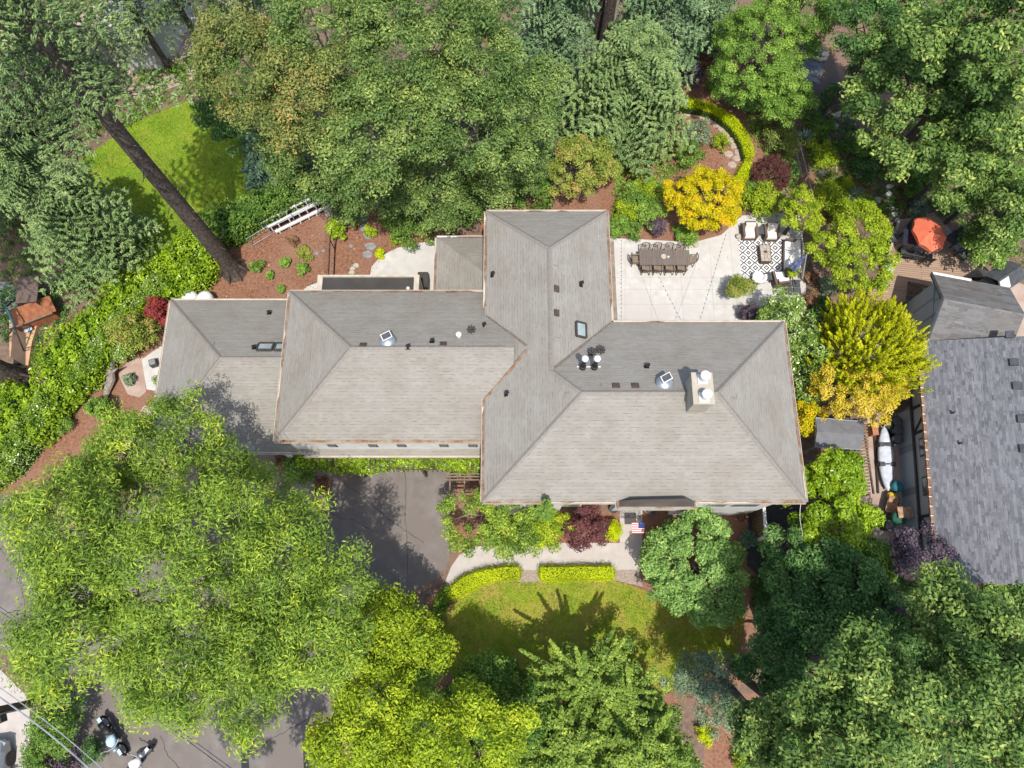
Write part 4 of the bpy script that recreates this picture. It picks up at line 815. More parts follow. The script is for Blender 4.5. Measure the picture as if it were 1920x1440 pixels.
# honey locusts over the driveway
LC = [
 ('locust_tree', 'feathery light green locust filling the left edge', 140, 1000, 125, 10, 2.4),
 ('locust_tree', 'feathery locust reaching toward the west wing roof', 300, 838, 108, 7.5, 2.2),
 ('locust_tree', 'low feathery locust bough mass above the left mulch bed', 215, 900, 92, 6.2, 2.0),
 ('locust_tree', 'feathery locust in the middle of the lower left canopy', 320, 1050, 150, 10.5, 2.6),
 ('locust_tree', 'feathery locust over the street, bottom of the canopy', 165, 1170, 122, 10.5, 2.5),
 ('locust_tree', 'feathery locust whose hanging boughs reach the motorcycles', 345, 1250, 112, 9.5, 2.5),
 ('locust_tree', 'feathery locust beside the driveway opening', 535, 1068, 118, 8.5, 2.3),
 ('locust_tree', 'feathery locust beside the lime trees and driveway end', 610, 1180, 112, 8.5, 2.4),
 ('locust_tree', 'feathery locust over the pavers near the garage', 450, 920, 92, 6.0, 2.0),
 ('locust_tree', 'feathery locust in the lower middle, above the street corner', 480, 1240, 112, 9.0, 2.4),
]
for nm, lb, x, y, r_, z, rz in LC: tree(nm, lb, x, y, r_, z, rz, 'L_locust', r=0.52 if z > 8 else .42, dens=270 if z > 8 else 150, L=0.18, W=0.045, trunk=.17, bark='greybark', irr=.26, nl=14, fill=1.2, show=.95, zmin=-.2, soft=.28)
# ================================================================== SHRUBS AND BORDERS
SB = [  # name, label, px, py, r, h, material, leaf
 ('azalea_bush', 'yellow green azalea at the foot of the pale spruce', 1195, 302, 30, 1.4, 'L_azalea'),
 ('azalea_bush', 'small golden azalea left of the golden maple', 1265, 270, 22, 1.1, 'L_azalea'),
 ('azalea_bush', 'small ochre bush right of the rhododendron', 1225, 290, 18, .9, 'L_azalea'),
 ('leafy_bush', 'blue green bush inside the curved hedge', 1305, 250, 30, 1.2, 'L_grey'),
 ('leafy_bush', 'green bush inside the curved hedge, nearer the golden maple', 1290, 292, 26, 1.2, 'L_mid'),
 ('leafy_bush', 'lime bush along the flagstones inside the curve', 1352, 268, 18, .8, 'L_lime'),
 ('leafy_bush', 'bright green bush in the bed above the dining table', 1185, 372, 32, 1.6, 'L_bright'),
 ('leafy_bush', 'lime tinted bush next to the golden maple trunk', 1215, 362, 26, 1.5, 'L_lime'),
 ('leafy_bush', 'low green bush at the patio corner of the wing', 1160, 425, 22, 1.0, 'L_bright'),
 ('leafy_bush', 'low green bush directly above the dining table', 1188, 432, 18, .8, 'L_mid'),
 ('leafy_bush', 'spreading low green bush under the golden maple', 1285, 440, 24, .8, 'L_bright'),
 ('leafy_bush', 'low olive bush in the mulch right of the curved hedge', 1432, 232, 18, .8, 'L_olive'),
 ('leafy_bush', 'green bush between the dark dome and the armchairs', 1412, 362, 26, 1.3, 'L_bright'),
 ('leafy_bush', 'feathery green bush under the glossy tree by the pond', 1462, 150, 26, 1.2, 'L_fresh'),
 ('leafy_bush', 'dark bush on the shaded path below the pond', 1560, 178, 24, .9, 'L_darkshade'),
 ('leafy_bush', 'dark bush right of the spiky blue plant', 1540, 238, 22, .9, 'L_mid'),
 ('leafy_bush', 'yellow green bush below the peach striped plant', 1590, 345, 18, .7, 'L_lime'),
 ('leafy_bush', 'grey green bush below the cream striped plant', 1600, 372, 20, .8, 'L_grey'),
 ('leafy_bush', 'dark bush between the round bushes and the broad tree', 1672, 300, 22, .9, 'L_darkshade'),
 ('leafy_bush', 'mid green bush right of the rusty grass tuft', 1712, 360, 20, .9, 'L_mid'),
 ('leafy_bush', 'dark bush in deep shade right of the stepping stones', 1735, 290, 26, 1.1, 'L_darkshade'),
 ('leafy_bush', 'green bush at the top edge left of the shaded tree', 1570, 20, 30, 1.3, 'L_mid'),
 ('leafy_bush', 'ochre bush between the spruce and the rhododendron', 1150, 315, 20, 1.0, 'L_azalea'),
 ('leafy_bush', 'large bright bush filling the bed left of the golden maple', 1212, 398, 34, 1.5, 'L_bright'),
 ('leafy_bush', 'lime topped bush at the wing corner of the bed', 1170, 398, 24, 1.3, 'L_lime'),
 ('purple_bush', 'dark purple bush above the dining table', 1232, 425, 20, 1.0, 'L_plum'),
 ('purple_bush', 'dark plum bush above the curved hedge', 1292, 142, 28, 1.4, 'L_plum'),
 ('purple_bush', 'black leaved bush at the patio edge by the east gable', 1405, 588, 17, 1.6, 'L_plum'),
 ('leafy_bush', 'bright lime bush right of the curved hedge top', 1390, 172, 44, 1.8, 'L_fresh'),
 ('leafy_bush', 'green bush between the purple bush and the lime bush', 1345, 160, 22, 1.1, 'L_mid'),
 ('leafy_bush', 'rusty twiggy bush at the top of the mulch', 1330, 110, 26, .8, 'L_rust'),
 ('leafy_bush', 'olive green bush right of the curved hedge', 1470, 262, 36, 1.6, 'L_olive'),
 ('leafy_bush', 'yellow tipped bush beside the fence rail', 1452, 205, 22, 1.0, 'L_azalea'),
 ('leafy_bush', 'soft green bush above the olive bush', 1490, 190, 22, 1.0, 'L_bright'),
 ('leafy_bush', 'green sliver of bush right of the dark dome', 1488, 322, 12, .8, 'L_fresh'),
 ('leafy_bush', 'lime bush between fence and striped plants', 1542, 290, 26, .9, 'L_lime'),
 ('round_bush', 'clipped round green bush, upper left of the garden path pair', 1603, 268, 22, 1.1, 'L_mid'),
 ('round_bush', 'clipped round green bush, lower right of the garden path pair', 1636, 280, 22, 1.1, 'L_bright'),
 ('round_bush', 'round green bush beside the path, left of the shaded one', 1716, 318, 20, 1.1, 'L_bright'),
 ('round_bush', 'round shaded green bush beside the path', 1746, 342, 22, 1.1, 'L_mid'),
 ('round_bush', 'shaded bush behind the orange parasol', 1770, 385, 24, 1.2, 'L_mid'),
 ('leafy_bush', 'grey green bush above the orange parasol', 1722, 395, 20, .9, 'L_grey'),
 ('leafy_bush', 'dark fern clump between the round bushes', 1618, 318, 26, .7, 'L_darkshade'),
 ('leafy_bush', 'lime bush right of the fence, above the deck', 1560, 372, 36, 1.6, 'L_lime'),
 ('leafy_bush', 'green bush left of the stepping stones', 1612, 378, 20, .8, 'L_bright'),
 ('leafy_bush', 'rusty dry bush at the right edge of the patio', 1518, 520, 15, .8, 'L_rust'),
 ('leafy_bush', 'rusty bush below the cantilever parasol', 1520, 560, 18, .8, 'L_rust'),
 ('leafy_bush', 'blue green bush under the lime tree by the deck', 1552, 538, 18, 1.1, 'L_grey'),
 ('leafy_bush', 'dark bush between the patio and the gold cypress', 1545, 580, 22, 1.2, 'L_darkshade'),
 ('small_bush', 'small green bush in the mulch, upper of the middle pair', 534, 492, 10, .6, 'L_bright'),
 ('small_bush', 'small green bush in the mulch, right of the middle pair', 567, 503, 12, .7, 'L_bright'),
 ('small_bush', 'small green bush in the mulch, lower left', 505, 516, 8, .5, 'L_bright'),
 ('small_bush', 'small green bush in the mulch, nearest the west roof', 528, 541, 8, .4, 'L_bright'),
 ('small_bush', 'rusty bush below the timber steps', 549, 452, 11, .6, 'L_rust'),
 ('small_bush', 'small shaded bush by the bare trunk', 482, 500, 13, .7, 'L_mid'),
 ('small_bush', 'thin yellow green weeds in the mulch', 572, 474, 16, .3, 'L_azalea'),
 ('small_bush', 'small yellow green ball at the terrace edge', 712, 476, 9, .6, 'L_box'),
 ('leafy_bush', 'bright green bush at the end of the black fence', 632, 430, 20, 1.4, 'L_laurel'),
 ('small_bush', 'lime bush between slate steps and maple', 694, 435, 12, .7, 'L_lime'),
 ('small_bush', 'yellow green bush at the left end of the terrace', 745, 448, 14, .8, 'L_lime'),
 ('hydrangea_bush', 'yellow green bush by the west wing corner', 256, 624, 40, 2.6, 'L_azalea'),
 ('hydrangea_bush', 'blue flowered hydrangea below the yellow green bush', 234, 655, 28, 1.7, 'L_gloss'),
 ('red_maple', 'small crimson maple at the west wing corner', 303, 586, 22, 2.6, 'L_brick'),
 ('round_bush', 'clipped lime ball in the mulch below the left hedge', 143, 742, 19, 1.3, 'L_laurel'),
 ('small_bush', 'green bush beside the lime ball, under the locusts', 185, 765, 22, 1.6, 'L_bright'),
 ('small_bush', 'low green bush at the mulch edge under the locusts', 118, 795, 20, .9, 'L_bright'),
 ('small_bush', 'white flowered bush on the small west patio', 305, 715, 16, .8, 'L_gloss'),
 ('small_bush', 'pale variegated bush in the west path bed', 242, 712, 12, .6, 'L_grey'),
 ('leafy_bush', 'green bush at the left end of the ivy roof', 565, 880, 30, 2.6, 'L_bright'),
 ('flower_bush', 'pink flowered bush beside the driveway', 605, 912, 20, .9, 'L_rust'),
 ('flower_bush', 'reddish bush under the locust near the downpipe', 530, 862, 18, .9, 'L_rust'),
 ('street_bush', 'lime bush at the street corner beside the pole', 78, 1298, 24, 1.7, 'L_laurel'),
 ('street_bush', 'dark round clipped tree at the street corner', 112, 1352, 48, 3.2, 'L_mid'),
 ('street_bush', 'dark hedge bush under the power lines', 88, 1412, 38, 2.6, 'L_mid'),
 ('street_bush', 'dark purple bush at the bottom edge under the power lines', 122, 1430, 34, 1.6, 'L_plum'),
 ('street_bush', 'small dark bush beside the motorcycles', 175, 1410, 22, 1.0, 'L_darkshade'),
 ('leafy_bush', 'bright bush in the passage beside the round tree', 1392, 1245, 22, 1.3, 'L_mid'),
 ('leafy_bush', 'teal tinted bush right of the round tree', 1402, 1010, 16, 1.2, 'L_deodar'),
 ('leafy_bush', 'rusty shrub against the front wall corner', 1392, 958, 16, .7, 'L_rust'),
 ('box_ball', 'small golden bush at the bottom edge, beside the pale gap', 1322, 1375, 20, .8, 'L_box'),
 ('leafy_bush', 'lime bush beside the pale gap at the bottom', 1400, 1430, 26, .9, 'L_lime'),
 ('leafy_bush', 'deep green bush below the left lawn corner', 860, 1315, 40, 2.0, 'L_mid'),
 ('leafy_bush', 'dark green bush under the spiky tree, left side', 950, 1290, 45, 2.2, 'L_darkshade'),
 ('leafy_bush', 'dark green bush under the spiky tree, right side', 1195, 1320, 45, 2.0, 'L_darkshade'),
 ('leafy_bush', 'bright grassy bush under the corner of the blue grey roof', 1880, 1102, 34, .6, 'L_laurel'),
]
for nm, lb, x, y, r_, h, m in SB:
    k = r_*S(x, y, 0); shrub(nm, lb, x, y, r_, h, m, 'plant' if k < .4 else 'bush', r=max(.12, min(.36, k*.42)), L=.085 if k < .6 else .11, W=.045 if k < .6 else .055, dens=95 if k < .6 else 120)
# clipped dome of dark red threadleaf
shrub('dark_dome_bush', 'dark purple brown dome shaped bush at the end of the curved hedge', 1447, 326, 37, 1.3, 'L_purpled', 'bush', r=.15, dens=75, L=.08, W=.028, fill=1.5, irr=.03)
blades('spiky_plant', 'blue green spiky rosette beside the fence rail', 1507, 262, 22, .8, 'L_blue', 160)
blades('spiky_plant', 'peach striped spiky rosette in the gravel garden', 1567, 328, 17, .7, 'L_blade', 130)
blades('spiky_plant', 'cream striped spiky rosette nearer the stepping stones', 1630, 352, 15, .6, 'L_blade', 120)
blades('spiky_plant', 'rusty grass tuft right of the stepping stones', 1690, 358, 17, .6, 'L_rust', 130)
blades('spiky_plant', 'golden grass tuft in the shade near the pond', 1558, 95, 17, .6, 'L_blade', 80)
blades('spiky_plant', 'yellow tuft under the broad pale green tree', 1680, 205, 12, .5, 'L_yellow', 60)
# hedges
hedge('laurel_hedge', 'long bright green laurel hedge running diagonally below the left lawn', [(40,780),(62,720),(58,668),(92,618),(150,585),(190,540),(215,520),(262,500),(318,455),(352,415),(380,418),(402,440),(404,478),(385,510),(345,545),(296,566),(250,585),(215,625),(196,662),(170,708),(140,722),(105,770),(60,830)], 1.5, 'L_laurel', dens=270, L=.17, W=.075)
hedge('laurel_hedge', 'darker laurel hedge at the left edge, its lower end by the locusts', [(-60,930),(-60,720),(20,715),(58,735),(88,748),(50,815),(5,880)], 1.5, 'L_laurel', dens=260, L=.17, W=.075)
hedge('glossy_hedge', 'glossy small leaved hedge along the lower side of the bright laurel', [(285,512),(312,528),(280,556),(240,578),(202,625),(188,662),(148,712),(124,708),(165,640),(208,588),(248,555)], 1.7, 'L_gloss', dens=420, L=.11, W=.05)
hedge('glossy_hedge', 'glossy small leaved hedge at the left edge, above the locusts', [(98,748),(52,818),(4,880),(-30,900),(-12,850),(32,790),(72,738)], 1.7, 'L_gloss', dens=420, L=.11, W=.05)
hedge('laurel_hedge', 'dark green laurel mass right of the bare fir trunk', [(375,395),(430,372),(500,345),(552,335),(575,346),(560,358),(510,384),(462,410),(425,440),(398,430)], 1.7, 'L_mid', dens=270, L=.16, W=.075)
hedge('box_hedge', 'clipped yellow green hedge curving along the left side of the front walk', [(848,1098),(868,1082),(900,1070),(940,1064),(973,1063),(975,1084),(940,1087),(905,1095),(875,1108),(852,1122),(838,1120)], .65, 'L_box', dens=1500, L=.06, W=.038, bump=.015, bs=4, nr_=.2)
hedge('box_hedge', 'clipped yellow green rectangular hedge along the front lawn', [(1013,1064),(1150,1062),(1152,1084),(1014,1086)], .65, 'L_box', dens=1500, L=.06, W=.038, bump=.015, bs=4, nr_=.2)
hedge('box_hedge', 'shaded low hedge wrapping the left corner of the lawn', [(838,1098),(850,1120),(836,1135),(826,1165),(815,1200),(806,1235),(798,1235),(806,1160),(818,1120)], .6, 'L_boxg', dens=900, L=.06, W=.038, bump=.02, bs=4, nr_=.22)
hedge('box_hedge', 'clipped yellow hedge curving round the flagstone path', [(1264,180),(1285,181),(1310,185),(1335,192),(1362,208),(1385,224),(1402,248),(1413,272),(1414,290),(1398,296),(1393,275),(1382,252),(1364,232),(1340,214),(1312,204),(1288,201),(1263,195)], .6, 'L_box', dens=1200, L=.065, W=.04, bump=.02, bs=4, nr_=.22)
hedge('box_hedge', 'short straight clipped hedge touching the golden maple', [(1396,302),(1411,304),(1402,328),(1388,346),(1376,338)], .55, 'L_box', dens=1200, L=.065, W=.04, bump=.02, bs=4, nr_=.22)
hedge('shade_hedge', 'dark clipped hedge at the lower left of the lawn, in shade', [(800,1235),(815,1240),(800,1290),(785,1290)], .7, 'L_boxg', dens=700, L=.07, W=.04, bump=.03)

# ================================================================== GARAGE IVY ROOF AND TRELLIS
iv = empty('ivy_trellis', P(730, 860, 0)[:], 'ivy covered trellis roof along the south wall above the driveway', 'trellis')
hedge('', '', [(552,845),(600,843),(700,845),(800,843),(902,844),(902,880),(860,884),(800,876),(740,874),(700,885),(640,884),(600,878),(556,876)], 2.5, 'L_laurel', dens=620, L=.13, W=.065, parent=iv, core=False, z0=2.15, bump=.1, part='ivy')
mb = MB(); a_ = P(552, 845, 2.35); b_ = P(902, 881, 2.35)
for k in range(40):
    x = a_.x+(b_.x-a_.x)*k/39; mb.box((x, a_.y-.42, 2.4), (.045, 1.25, .09))
mb.build('rafters', 'bark', iv)
mb = MB().box(((a_.x+b_.x)/2, b_.y+.06, 2.28), (b_.x-a_.x, .09, .16)).box(((a_.x+b_.x)/2, a_.y-.02, 2.28), (b_.x-a_.x, .09, .16)); mb.build('beam', 'bark', iv)
for px in (556, 670, 790, 898):
    p = P(px, 878, 2.2); MB().box((p.x, p.y, 1.1), (.12, .12, 2.2)).build('post', 'bark', iv)
# ladder like pergola between the garage and the front garden
pg = empty('corner_pergola', P(870, 900, 0)[:], 'brown slatted pergola at the corner between driveway and front garden', 'pergola')
p0, p1 = P(838, 890, 2.3), P(903, 948, 2.3); ym_ = [P(850, y, 2.3).y for y in (889, 894, 900, 923, 930, 938)]
for y in ym_: MB().box(((p0.x+p1.x)/2, y, 2.32), (p1.x-p0.x+.1, .06, .1)).build('slat', 'teakl', pg)
for x in (p0.x+.15, (p0.x+p1.x)/2, p1.x-.1):
    MB().box((x, (p0.y+p1.y)/2, 2.22), (.07, p0.y-p1.y+.2, .1)).build('beam', 'teakl', pg)
for x in (p0.x+.15, p1.x-.1):
    for y in (p0.y-.1, p1.y+.1): MB().box((x, y, 1.1), (.09, .09, 2.2)).build('post', 'teakl', pg)

# ================================================================== PATIO FURNITURE
tz = 0.74; t0, t1, t2, t3 = P(1198,469,tz), P(1292,471,tz), P(1294,499,tz), P(1200,497,tz)
tx, ty = (t0.x+t1.x)/2, (t0.y+t3.y)/2; tw_, td = t1.x-t0.x, t0.y-t3.y
table = empty('dining_table', (tx, ty, .03), 'long slatted grey teak dining table on the patio, ten chairs round it', 'table')
MB().box((tx, ty, tz), (tw_, td, .04)).build('tabletop', 'tabletop', table)
MB().box((tx, ty, tz-.07), (tw_-.16, td-.16, .09)).build('apron', 'teakl', table)
for sx in (-1, 1):
    for sy in (-1, 1): MB().box((tx+sx*(tw_/2-.1), ty+sy*(td/2-.1), .37), (.09, .09, .68)).build('leg', 'teak', table)
def dining_chair():
    r = empty('dining_chair', (0, 0, 0), '', 'chair', 'teak chairs round the patio dining table')
    MB().box((0, 0, .44), (.46, .44, .035)).build('seat', 'teakl', r, local=True)
    for sx in (-1, 1):
        MB().box((sx*.21, .2, .21), (.045, .045, .42)).build('leg', 'teak', r, local=True)
        MB().tube([(sx*.21, -.2, 0), (sx*.21, -.21, .44), (sx*.21, -.29, .9)], .025, 5).build('leg', 'teak', r, local=True)
        MB().box((sx*.23, -.01, .65), (.05, .42, .03)).tube([(sx*.22, .18, .44), (sx*.23, .17, .65)], .02, 5).build('armrest', 'teakl', r, local=True)
    mb = MB(); n = 7
    for k in range(n-1):
        x = -.19+.38*k/(n-2); mb.box((x, -.25, .68), (.032, .02, .4), 0, (.16, 0))
    pts = [(-.23+.46*k/8, -.285-.045*sin(pi*k/8), .9) for k in range(9)]
    mb.tube(pts, .028, 5); mb.build('backrest', 'teak', r, local=True); return r
chair0 = dining_chair(); first = [True]
def place(x, y, rz, label):
    global allobjs
    if first[0]: o = chair0; first[0] = False
    else: o = clone(chair0, (0, 0, 0), 0, label)
    o.location = (x, y, .035); o.rotation_euler = (0, 0, rz); o['label'] = label
xs4 = [tx-tw_/2+tw_*(.14+.235*k) for k in range(4)]
od = ('first', 'second', 'third', 'fourth')
for k, x in enumerate(xs4):
    place(x, ty-td/2-.08, 0, 'teak chair on the near, house side of the dining table, %s from the left' % od[k])
    place(x, ty+td/2+.02, pi, 'teak chair on the far, garden side of the dining table, %s from the left' % od[k])
place(tx-tw_/2-.14, ty+.0, -pi/2, 'teak armchair at the left head of the dining table')
place(tx+tw_/2+.10, ty-.02, pi/2, 'teak armchair at the right head of the dining table')
p = P(1244, 482, tz); mb = MB().lathe((p.x, p.y, tz+.02), [(.13, 0), (.14, .02), (.15, .05), (.12, .03)], 16); thing('serving_plate', mb, 'rock', 'round pale plate in the middle of the dining table', 'plate')
p = P(1252.5, 483, tz); mb = MB().lathe((p.x, p.y, tz+.02), [(.05, 0), (.055, .09), (.03, .1)], 12); thing('candle_cup', mb, 'cushw', 'small white candle cup beside the plate on the dining table', 'candle')
# overhead string lights
def stringlights(label, a, b, za, zb, n, sag=.0):
    A = P(*a, za); B = P(*b, zb); o = empty('string_lights', A[:], label, 'string lights', 'string lights hung above the patio')
    pts = [A.lerp(B, k/(n))-Vector((0, 0, sag*sin(pi*k/n))) for k in range(n+1)]
    MB().tube(pts, .004, 4).build('cable', 'black', o)
    for k in range(n+1):
        q = pts[k]; MB().lathe((q.x, q.y, q.z-.12), [(.008, 0), (.017, .03), (.019, .06), (.012, .09), (.012, .12)], 8).build('bulb', 'dark', o)
stringlights('string of bulbs running beside the tall house wing', (1165,450), (1165,600), 3.4, 3.9, 20)
stringlights('string of bulbs from the dining table toward the east gutter', (1232,512), (1278,602), 3.0, 3.9, 11)
stringlights('string of bulbs from the golden maple to the east gutter', (1361,440), (1312,602), 3.2, 3.9, 20)
# rug and lounge set
ra = P(1384,449,.04); rb = P(1497,449,.04); rc = P(1400,511,.04)
rx0 = ra.x; rx1 = P(1478,449,.04).x; ry1 = ra.y; ry0 = P(1400,518,.04).y
rug = MB().box(((rx0+rx1)/2, (ry0+ry1)/2, .042), (rx1-rx0, ry1-ry0, .014)); thing('patio_rug', rug, 'rug', 'black and white diamond patterned rug under the coffee table', 'rug')
def armchair(label, px, py, rz, m='cushion', name='wicker_armchair', grp='wicker armchairs on the patio'):
    b = P(px, py, .4); o = empty(name, (b.x, b.y, .035), label, 'armchair', grp, rz)
    def L_(mb, n, mm): 
        return mb.build(n, mm, o, local=True)
    L_(MB().box((0, 0, .14), (.80, .78, .26)), 'base', 'wicker')
    for sx in (-1, 1): L_(MB().box((sx*.36, 0, .43), (.13, .78, .34)), 'arm', 'wicker')
    L_(MB().box((0, -.34, .5), (.60, .14, .48), 0, (.18, 0)), 'backrest', 'wicker')
    L_(MB().prism([(-.29,-.25),(.29,-.25),(.29,.38),(-.29,.38)], .27, .42, .94), 'seat_cushion', m)
    L_(MB().box((0, -.22, .58), (.54, .15, .42), 0, (.24, 0)), 'back_cushion', m); return o
armchair('left wicker armchair with cream cushions above the rug', 1405, 434, pi)
armchair('right wicker armchair with cream cushions above the rug', 1446, 436, pi)
armchair('wicker armchair with white cushions at the lower edge of the rug, beside the sofa end', 1463, 522, .15, 'cushw')
# round white swivel chair
b = P(1421, 521, .3); o = empty('round_armchair', (b.x, b.y, .035), 'rounded white cushioned armchair at the lower left of the rug', 'armchair', None, .25)
MB().lathe((0, 0, 0), [(.30, 0), (.34, .15), (.33, .28)], 18).build('base', 'wicker', o, local=True)
MB().lathe((0, .04, .28), [(.31, 0), (.33, .06), (.30, .14), (.1, .16)], 18).build('seat_cushion', 'cushw', o, local=True)
MB().tube([(.36*cos(a), .36*sin(a), .5) for a in np.linspace(pi*1.02, pi*1.98, 9)], .09, 8).build('backrest', 'cushw', o, local=True)
def sidetable(label, px, py, s, rz):
    b = P(px, py, .45); o = empty('side_table', (b.x, b.y, .035), label, 'side table', None, rz)
    MB().box((0, 0, .46), (s, s*1.15, .035)).build('tabletop', 'charcoal', o, local=True)
    for sx in (-1, 1): MB().box((sx*(s/2-.03), 0, .22), (.04, s*1.0, .44)).build('side_panel', 'dark', o, local=True)
sidetable('dark side table between the two upper wicker armchairs', 1426, 433, .42, .0); sidetable('dark side table between the two lower chairs of the rug', 1440, 519, .40, .1)
# tiled coffee table
p = P(1435, 475, .42); o = empty('coffee_table', (p.x, p.y, .05), 'brown coffee table with pale tiled top in the middle of the rug', 'coffee table', None, 0)
MB().box((0, 0, .18), (.52, .98, .36)).build('base', 'wicker', o, local=True); MB().box((0, 0, .38), (.62, 1.08, .04)).build('table_rim', 'dark', o, local=True)
for ix in (-1, 0, 1):
    for iy in range(5): MB().box((ix*.185, (iy-2)*.20, .408), (.17, .185, .02)).build('tile', 'flag' if (ix+iy) % 2 else 'rock', o, local=True)
mb = MB().lathe((p.x, p.y+.05, .48), [(.07, 0), (.09, .03), (.07, .05), (.02, .05)], 12); thing('small_bowl', mb, 'charcoal', 'small dark bowl on the tiled coffee table', 'bowl')
# sofa
p = P(1483, 480, .4); o = empty('patio_sofa', (p.x, p.y, .04), 'white cushioned wicker sofa at the right side of the rug', 'sofa', None, -.12)
MB().box((.05, 0, .14), (.85, 1.95, .26)).build('base', 'wicker', o, local=True); MB().box((.42, 0, .45), (.12, 1.95, .40)).build('backrest', 'wicker', o, local=True)
for sy in (-1, 1): MB().box((.05, sy*.92, .42), (.80, .1, .3)).build('arm', 'wicker', o, local=True)
for k in (-1, 0, 1): 
    MB().prism([(-.36,k*.58-.28),(.3,k*.58-.28),(.3,k*.58+.28),(-.36,k*.58+.28)], .27, .42, .95).build('seat_cushion', 'cushw', o, local=True)
    MB().box((.28, k*.58, .56), (.16, .54, .36), 0, (0, .2)).build('back_cushion', 'cushw', o, local=True)
# folded cantilever parasol with square base
p = P(1486, 538, .1); o = empty('cantilever_parasol', (p.x, p.y, .035), 'folded blue striped cantilever parasol on a black square base', 'parasol')
for sx in (-1, 1):
    for sy in (-1, 1): MB().prism([(sx*.02,sy*.02),(sx*.44,sy*.02),(sx*.44,sy*.44),(sx*.02,sy*.44)], 0, .1, .93).build('base_slab', 'charcoal', o, local=True)
top = P(1511, 478, 2.3)-p; mast = P(1498, 528, .8)-p
MB().tube([(0.18, .1, .1), (mast.x+.1, mast.y+.05, 1.0), (top.x, top.y, 2.35)], .035, 8).build('mast', 'wire', o, local=True)
end = P(1487, 502, 1.6)-p
cn = MB(); A = Vector((top.x, top.y, 2.3)); B = Vector(end); d_ = B-A; n = 16; ring = []
u_ = d_.cross(Vector((0, 0, 1))).normalized(); v_ = d_.cross(u_).normalized()
vs = [A[:]]; 
for t, R_ in ((.35, .12), (.75, .24), (1.0, .30)):
    for k in range(n):
        rr = R_*(1.0 if k % 2 else .66); vs.append((A+d_*t+u_*cos(2*pi*k/n)*rr+v_*sin(2*pi*k/n)*rr)[:])
fs = [(0, 1+k, 1+(k+1) % n) for k in range(n)]+[(1+i*n+k, 1+i*n+(k+1) % n, 1+(i+1)*n+(k+1) % n, 1+(i+1)*n+k) for i in range(2) for k in range(n)]+[tuple(range(1+2*n, 1+3*n))]
cn.add(vs, fs).build('canopy', 'navy', o, local=True); MB().tube([A, A+Vector((.08, -.35, -.9))], .015, 6).build('strap', 'wire', o, local=True)
# planters
def potted(label, px, py, r_, h, m, pr=.2, ph=.35, pm='charcoal', pw=.3):
    b = P(px, py, h); bb = Vector((b.x, b.y, .035)); o = empty('potted_plant', bb[:], label, 'potted plant')
    MB().lathe(bb, [(pr*.75, 0), (pr, ph), (pr*.85, ph), (pr*.8, ph-.06)], 14).build('pot', pm, o)
    R = r_*S(px, py, h); broad(o, (b.x, b.y, h), R, max(R*.8, .25), m, R*.42, 150, .10, .05, 1.2, int(px), -.6, .12, 'foliage')
    MB().tube([bb+Vector((0, 0, ph-.05)), (b.x, b.y, h)], .025, 5).build('stem', 'bark', o)
potted('large olive coloured bush in a pot at the lower left of the rug', 1385, 537, 25, 1.1, 'L_azalea', .28, .4)
potted('potted lemon tree in front of the parasol base', 1486, 510, 10, 1.0, 'L_lime', .18, .3)
b = P(1386, 444, .1); thing('garden_boulder', MB().blob((b.x, b.y, .16), .2, 3), 'rock', 'rounded pale boulder beside the left upper armchair', 'boulder', smooth=True)
b = P(1304, 458, .1); thing('garden_boulder', MB().blob((b.x, b.y, .12), .2, 5), 'rock', 'pale boulder at the patio edge under the golden maple', 'boulder', smooth=True)
b = P(1145, 447, .1); thing('garden_boulder', MB().blob((b.x, b.y, .12), .17, 8), 'rock', 'pale boulder at the patio corner by the house wing', 'boulder', smooth=True)
# stepping stones
def stones(lst, label, cat, grp, m, r, th=.05, name='stepping_stone', z=0.02):
    for k, (x, y) in enumerate(lst):
        b = P(x, y, 0); rg = random.Random(int(x*3+y)); n = 6; a0 = rg.uniform(0, 6)
        poly = [(b.x+r*rg.uniform(.8, 1.15)*cos(a0+2*pi*i/n), b.y+.8*r*rg.uniform(.8, 1.1)*sin(a0+2*pi*i/n)) for i in range(n)]
        lb = label[k] if isinstance(label, list) else label
        thing(name, MB().prism(poly, 0.0, z+th, .94), m, lb, cat, grp)
stones([(1275,208),(1290,214),(1303,216),(1317,221),(1331,226),(1342,234),(1353,243),(1362,253),(1369,264),(1376,275),(1384,286),(1382,298),(1366,290),(1372,310)], 'irregular brown flagstone of the curved path inside the clipped hedge', 'stepping stone', 'flagstones of the curved garden path', 'flag', .3)
stones([(682,410),(684,428),(690,441),(695,462),(690,478)], 'blue grey slate slab stepping up the mulch to the terrace', 'stepping stone', 'slate slabs in the mulch', 'slate', .36)
stones([(658,462),(607,471),(594,476)], 'small slate piece lying in the mulch', 'stone', 'loose slates in the mulch', 'slate', .15)
stones([(1667,350),(1666,364),(1667,379),(1671,392),(1677,403),(1683,414)], 'white square stepping stone on the path to the deck', 'stepping stone', 'white stones on the path to the deck', 'white', .2)
stones([(662,505),(660,513),(668,500)], 'pale stone of the little rock pile by the flat dark roof', 'stone', 'pale stones by the flat dark roof', 'rock', .2, .12)
stones([(1541,326),(1556,306),(1643,378),(1567,218),(1563,238),(1545,105)], ['flat grey boulder left of the peach striped plant','round pale stone above the peach striped plant','tan boulder left of the white stepping stones','sunlit tan boulder on the shaded garden path','small sunlit stone below the tan boulder on the path','grey boulder in the shade beside the pond'], 'boulder', None, 'rock', .28, .16, 'garden_boulder')
